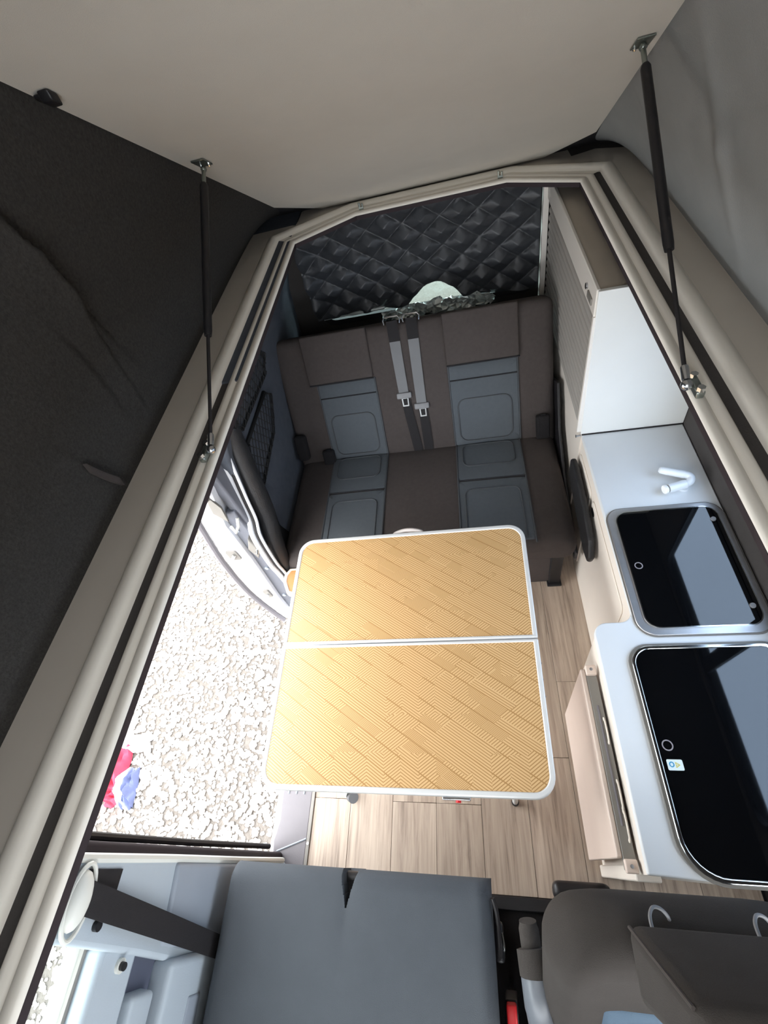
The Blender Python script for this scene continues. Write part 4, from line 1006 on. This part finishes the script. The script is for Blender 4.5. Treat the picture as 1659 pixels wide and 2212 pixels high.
MB().rbox((0.115, -0.08, 0.20), (0.285, -0.028, 0.28), 0.02, k=3, mid=3).build('rear_pocket', 'plastic_black', ds)
for x in (0.225, 0.378):
    P = smooth_path([(x - 0.014, -0.072, 1.122), (x - 0.012, -0.054, 1.112), (x - 0.002, -0.043, 1.10), (x + 0.012, -0.045, 1.09), (x + 0.024, -0.056, 1.075), (x + 0.028, -0.07, 1.055)], 5)
    MB().tube(P, 0.0028, 10).build('headrest_post', 'buckle_grey', ds)
hr = MB()
h0 = [(0.172, -0.062, 1.115), (0.432, -0.062, 1.115), (0.432, -0.165, 1.10), (0.172, -0.165, 1.10)]
h1 = [(0.203, -0.128, 1.300), (0.401, -0.128, 1.300), (0.395, -0.195, 1.292), (0.209, -0.195, 1.292)]
hr.add(h0 + h1, [(0, 1, 2, 3), (4, 7, 6, 5), (0, 4, 5, 1), (1, 5, 6, 2), (2, 6, 7, 3), (3, 7, 4, 0)])
hro = hr.build('headrest', 'fabric_driver', ds, bevel=0.018, seg=4, angle=60)
def L3(a, b, t): return tuple(np.array(a) + (np.array(b) - np.array(a)) * t)
for a, b, sx_ in ((h0[0], h1[0], -1), (h0[1], h1[1], 1)):
    pth = smooth_path([L3(a, b, 0.03), L3(a, b, 0.35), L3(a, b, 0.7), L3(a, b, 0.97)], 5)
    MB().tube([p + V(0.004 * -sx_, -0.006, -0.0045) for p in pth], 0.003, 6).build('piping', 'piping_brown', hro)

ar = MB().tube(smooth_path([(0.028, -0.150, 0.70), (0.029, -0.17, 0.70), (0.031, -0.22, 0.69), (0.033, -0.26, 0.665), (0.034, -0.30, 0.63), (0.034, -0.34, 0.59)], 4), [0.026, 0.032, 0.034, 0.034] + [0.034] * 8 + [0.032, 0.031, 0.03, 0.029, 0.027, 0.026, 0.024, 0.022, 0.02], 16).build('armrest', 'armrest_grey', ds)
MB().tube(smooth_path([(0.022, -0.10, 0.72), (0.024, -0.135, 0.71), (0.026, -0.165, 0.70)], 4), [0.020] * 2 + [0.023] * 7, 14, flat=1.0).build('hinge_arm', 'fabric_driver', ar)
MB().tube(smooth_path([(0.027, -0.148, 0.70), (0.028, -0.16, 0.70), (0.030, -0.195, 0.697)], 4), [0.029] + [0.036] * 8, 16).build('fabric_sleeve', 'fabric_driver', ar)
MB().cyl((0.05, -0.22, 0.66), (0.075, -0.22, 0.66), 0.02, 14).build('pivot', 'plastic_black', ar)

# ---- front seat belt on the pillar
fb = thing('front_seat_belt', (-0.86, -0.1, 1.1), 'black front seat belt running from the pale pillar guide behind the folded seat', 'seat belt')
def bs(t): # top edge and bottom edge of the webbing
    return V(-0.858, -0.070, 1.115) * (1 - t) + V(-0.835, -0.205, 0.53) * t, V(-0.858, -0.127, 1.115) * (1 - t) + V(-0.835, -0.258, 0.52) * t
m = MB(); vs = []; fs = []
for i in range(13):
    a, b = bs(i / 12)
    for p in (a, b):
        for d_ in (0.0, 0.002): vs.append(tuple(p + V(d_ + 0.004 * math.sin(math.pi * i / 12), 0, 0)))
for i in range(12):
    k = 4 * i; fs += [(k, k + 4, k + 6, k + 2), (k + 1, k + 3, k + 7, k + 5), (k, k + 1, k + 5, k + 4), (k + 2, k + 6, k + 7, k + 3)]
m.add(vs, fs).build('webbing', 'webbing_dark', fb)
MB().box(-0.872, -0.868, -0.105, -0.052, 1.015, 1.12).build('return_webbing', 'webbing_dark', fb)
g = MB().ball((-0.858, -0.102, 1.140), 1.0, 20, (0.020, 0.050, 0.028)).build('guide_cover', 'plastic_white', fb)
MB().tube([(-0.862 + 0.004 * math.sin(a), -0.104 + 0.062 * math.cos(a), 1.130 + 0.036 * math.sin(a)) for a in np.linspace(0, 2 * math.pi, 25)[:-1]], 0.0045, 8, closed=True).build('guide_ring', 'plastic_white', g)
MB().cyl((-0.872, -0.148, 1.045), (-0.862, -0.148, 1.045), 0.010, 12).build('height_button', 'plastic_black', fb)

# ================================================================== CLOTH OUTSIDE
bag = thing('crumpled_jacket', (-2.13, 0.3, -0.5), 'crumpled red, white and blue cloth lying on the gravel outside', 'cloth')
def lump(cx, cy, rx, ry, h, seed, rot=0.0):
    m = MB(); nu, nv = 22, 22
    def fn(u, v):
        a = (u - 0.5) * 2; b = (v - 0.5) * 2
        r2 = a * a + b * b; k = max(0, 1 - max(abs(a), abs(b)) ** 3)
        x = a * rx; y = b * ry; c, s = math.cos(rot), math.sin(rot)
        z = h * k * (0.65 + 0.5 * noise2(a * 2.2, b * 2.2, seed)) + 0.006
        x += 0.18 * rx * noise2(b * 2, a * 1.5, seed + 2); y += 0.18 * ry * noise2(a * 2, b * 1.5, seed + 5)
        return (cx + x * c - y * s, cy + x * s + y * c, -0.495 + max(0.002, z))
    m.grid(fn, nu, nv); return m
lump(-2.20, 0.33, 0.07, 0.14, 0.10, 1.0, 0.25).build('red_cloth', 'cloth_red', bag, angle=50)
lump(-2.16, 0.20, 0.065, 0.05, 0.08, 4.0, 0.2).build('red_sleeve', 'cloth_red', bag, angle=50)
lump(-2.075, 0.24, 0.035, 0.10, 0.08, 2.0, 0.15).build('blue_cloth', 'cloth_blue', bag, angle=50)
lump(-2.115, 0.24, 0.025, 0.10, 0.10, 3.0, 0.2).build('white_band', 'cloth_white', bag, angle=50)
lump(-2.14, 0.47, 0.10, 0.05, 0.06, 6.0, 0.1).build('white_cloth', 'cloth_white', bag, angle=50)
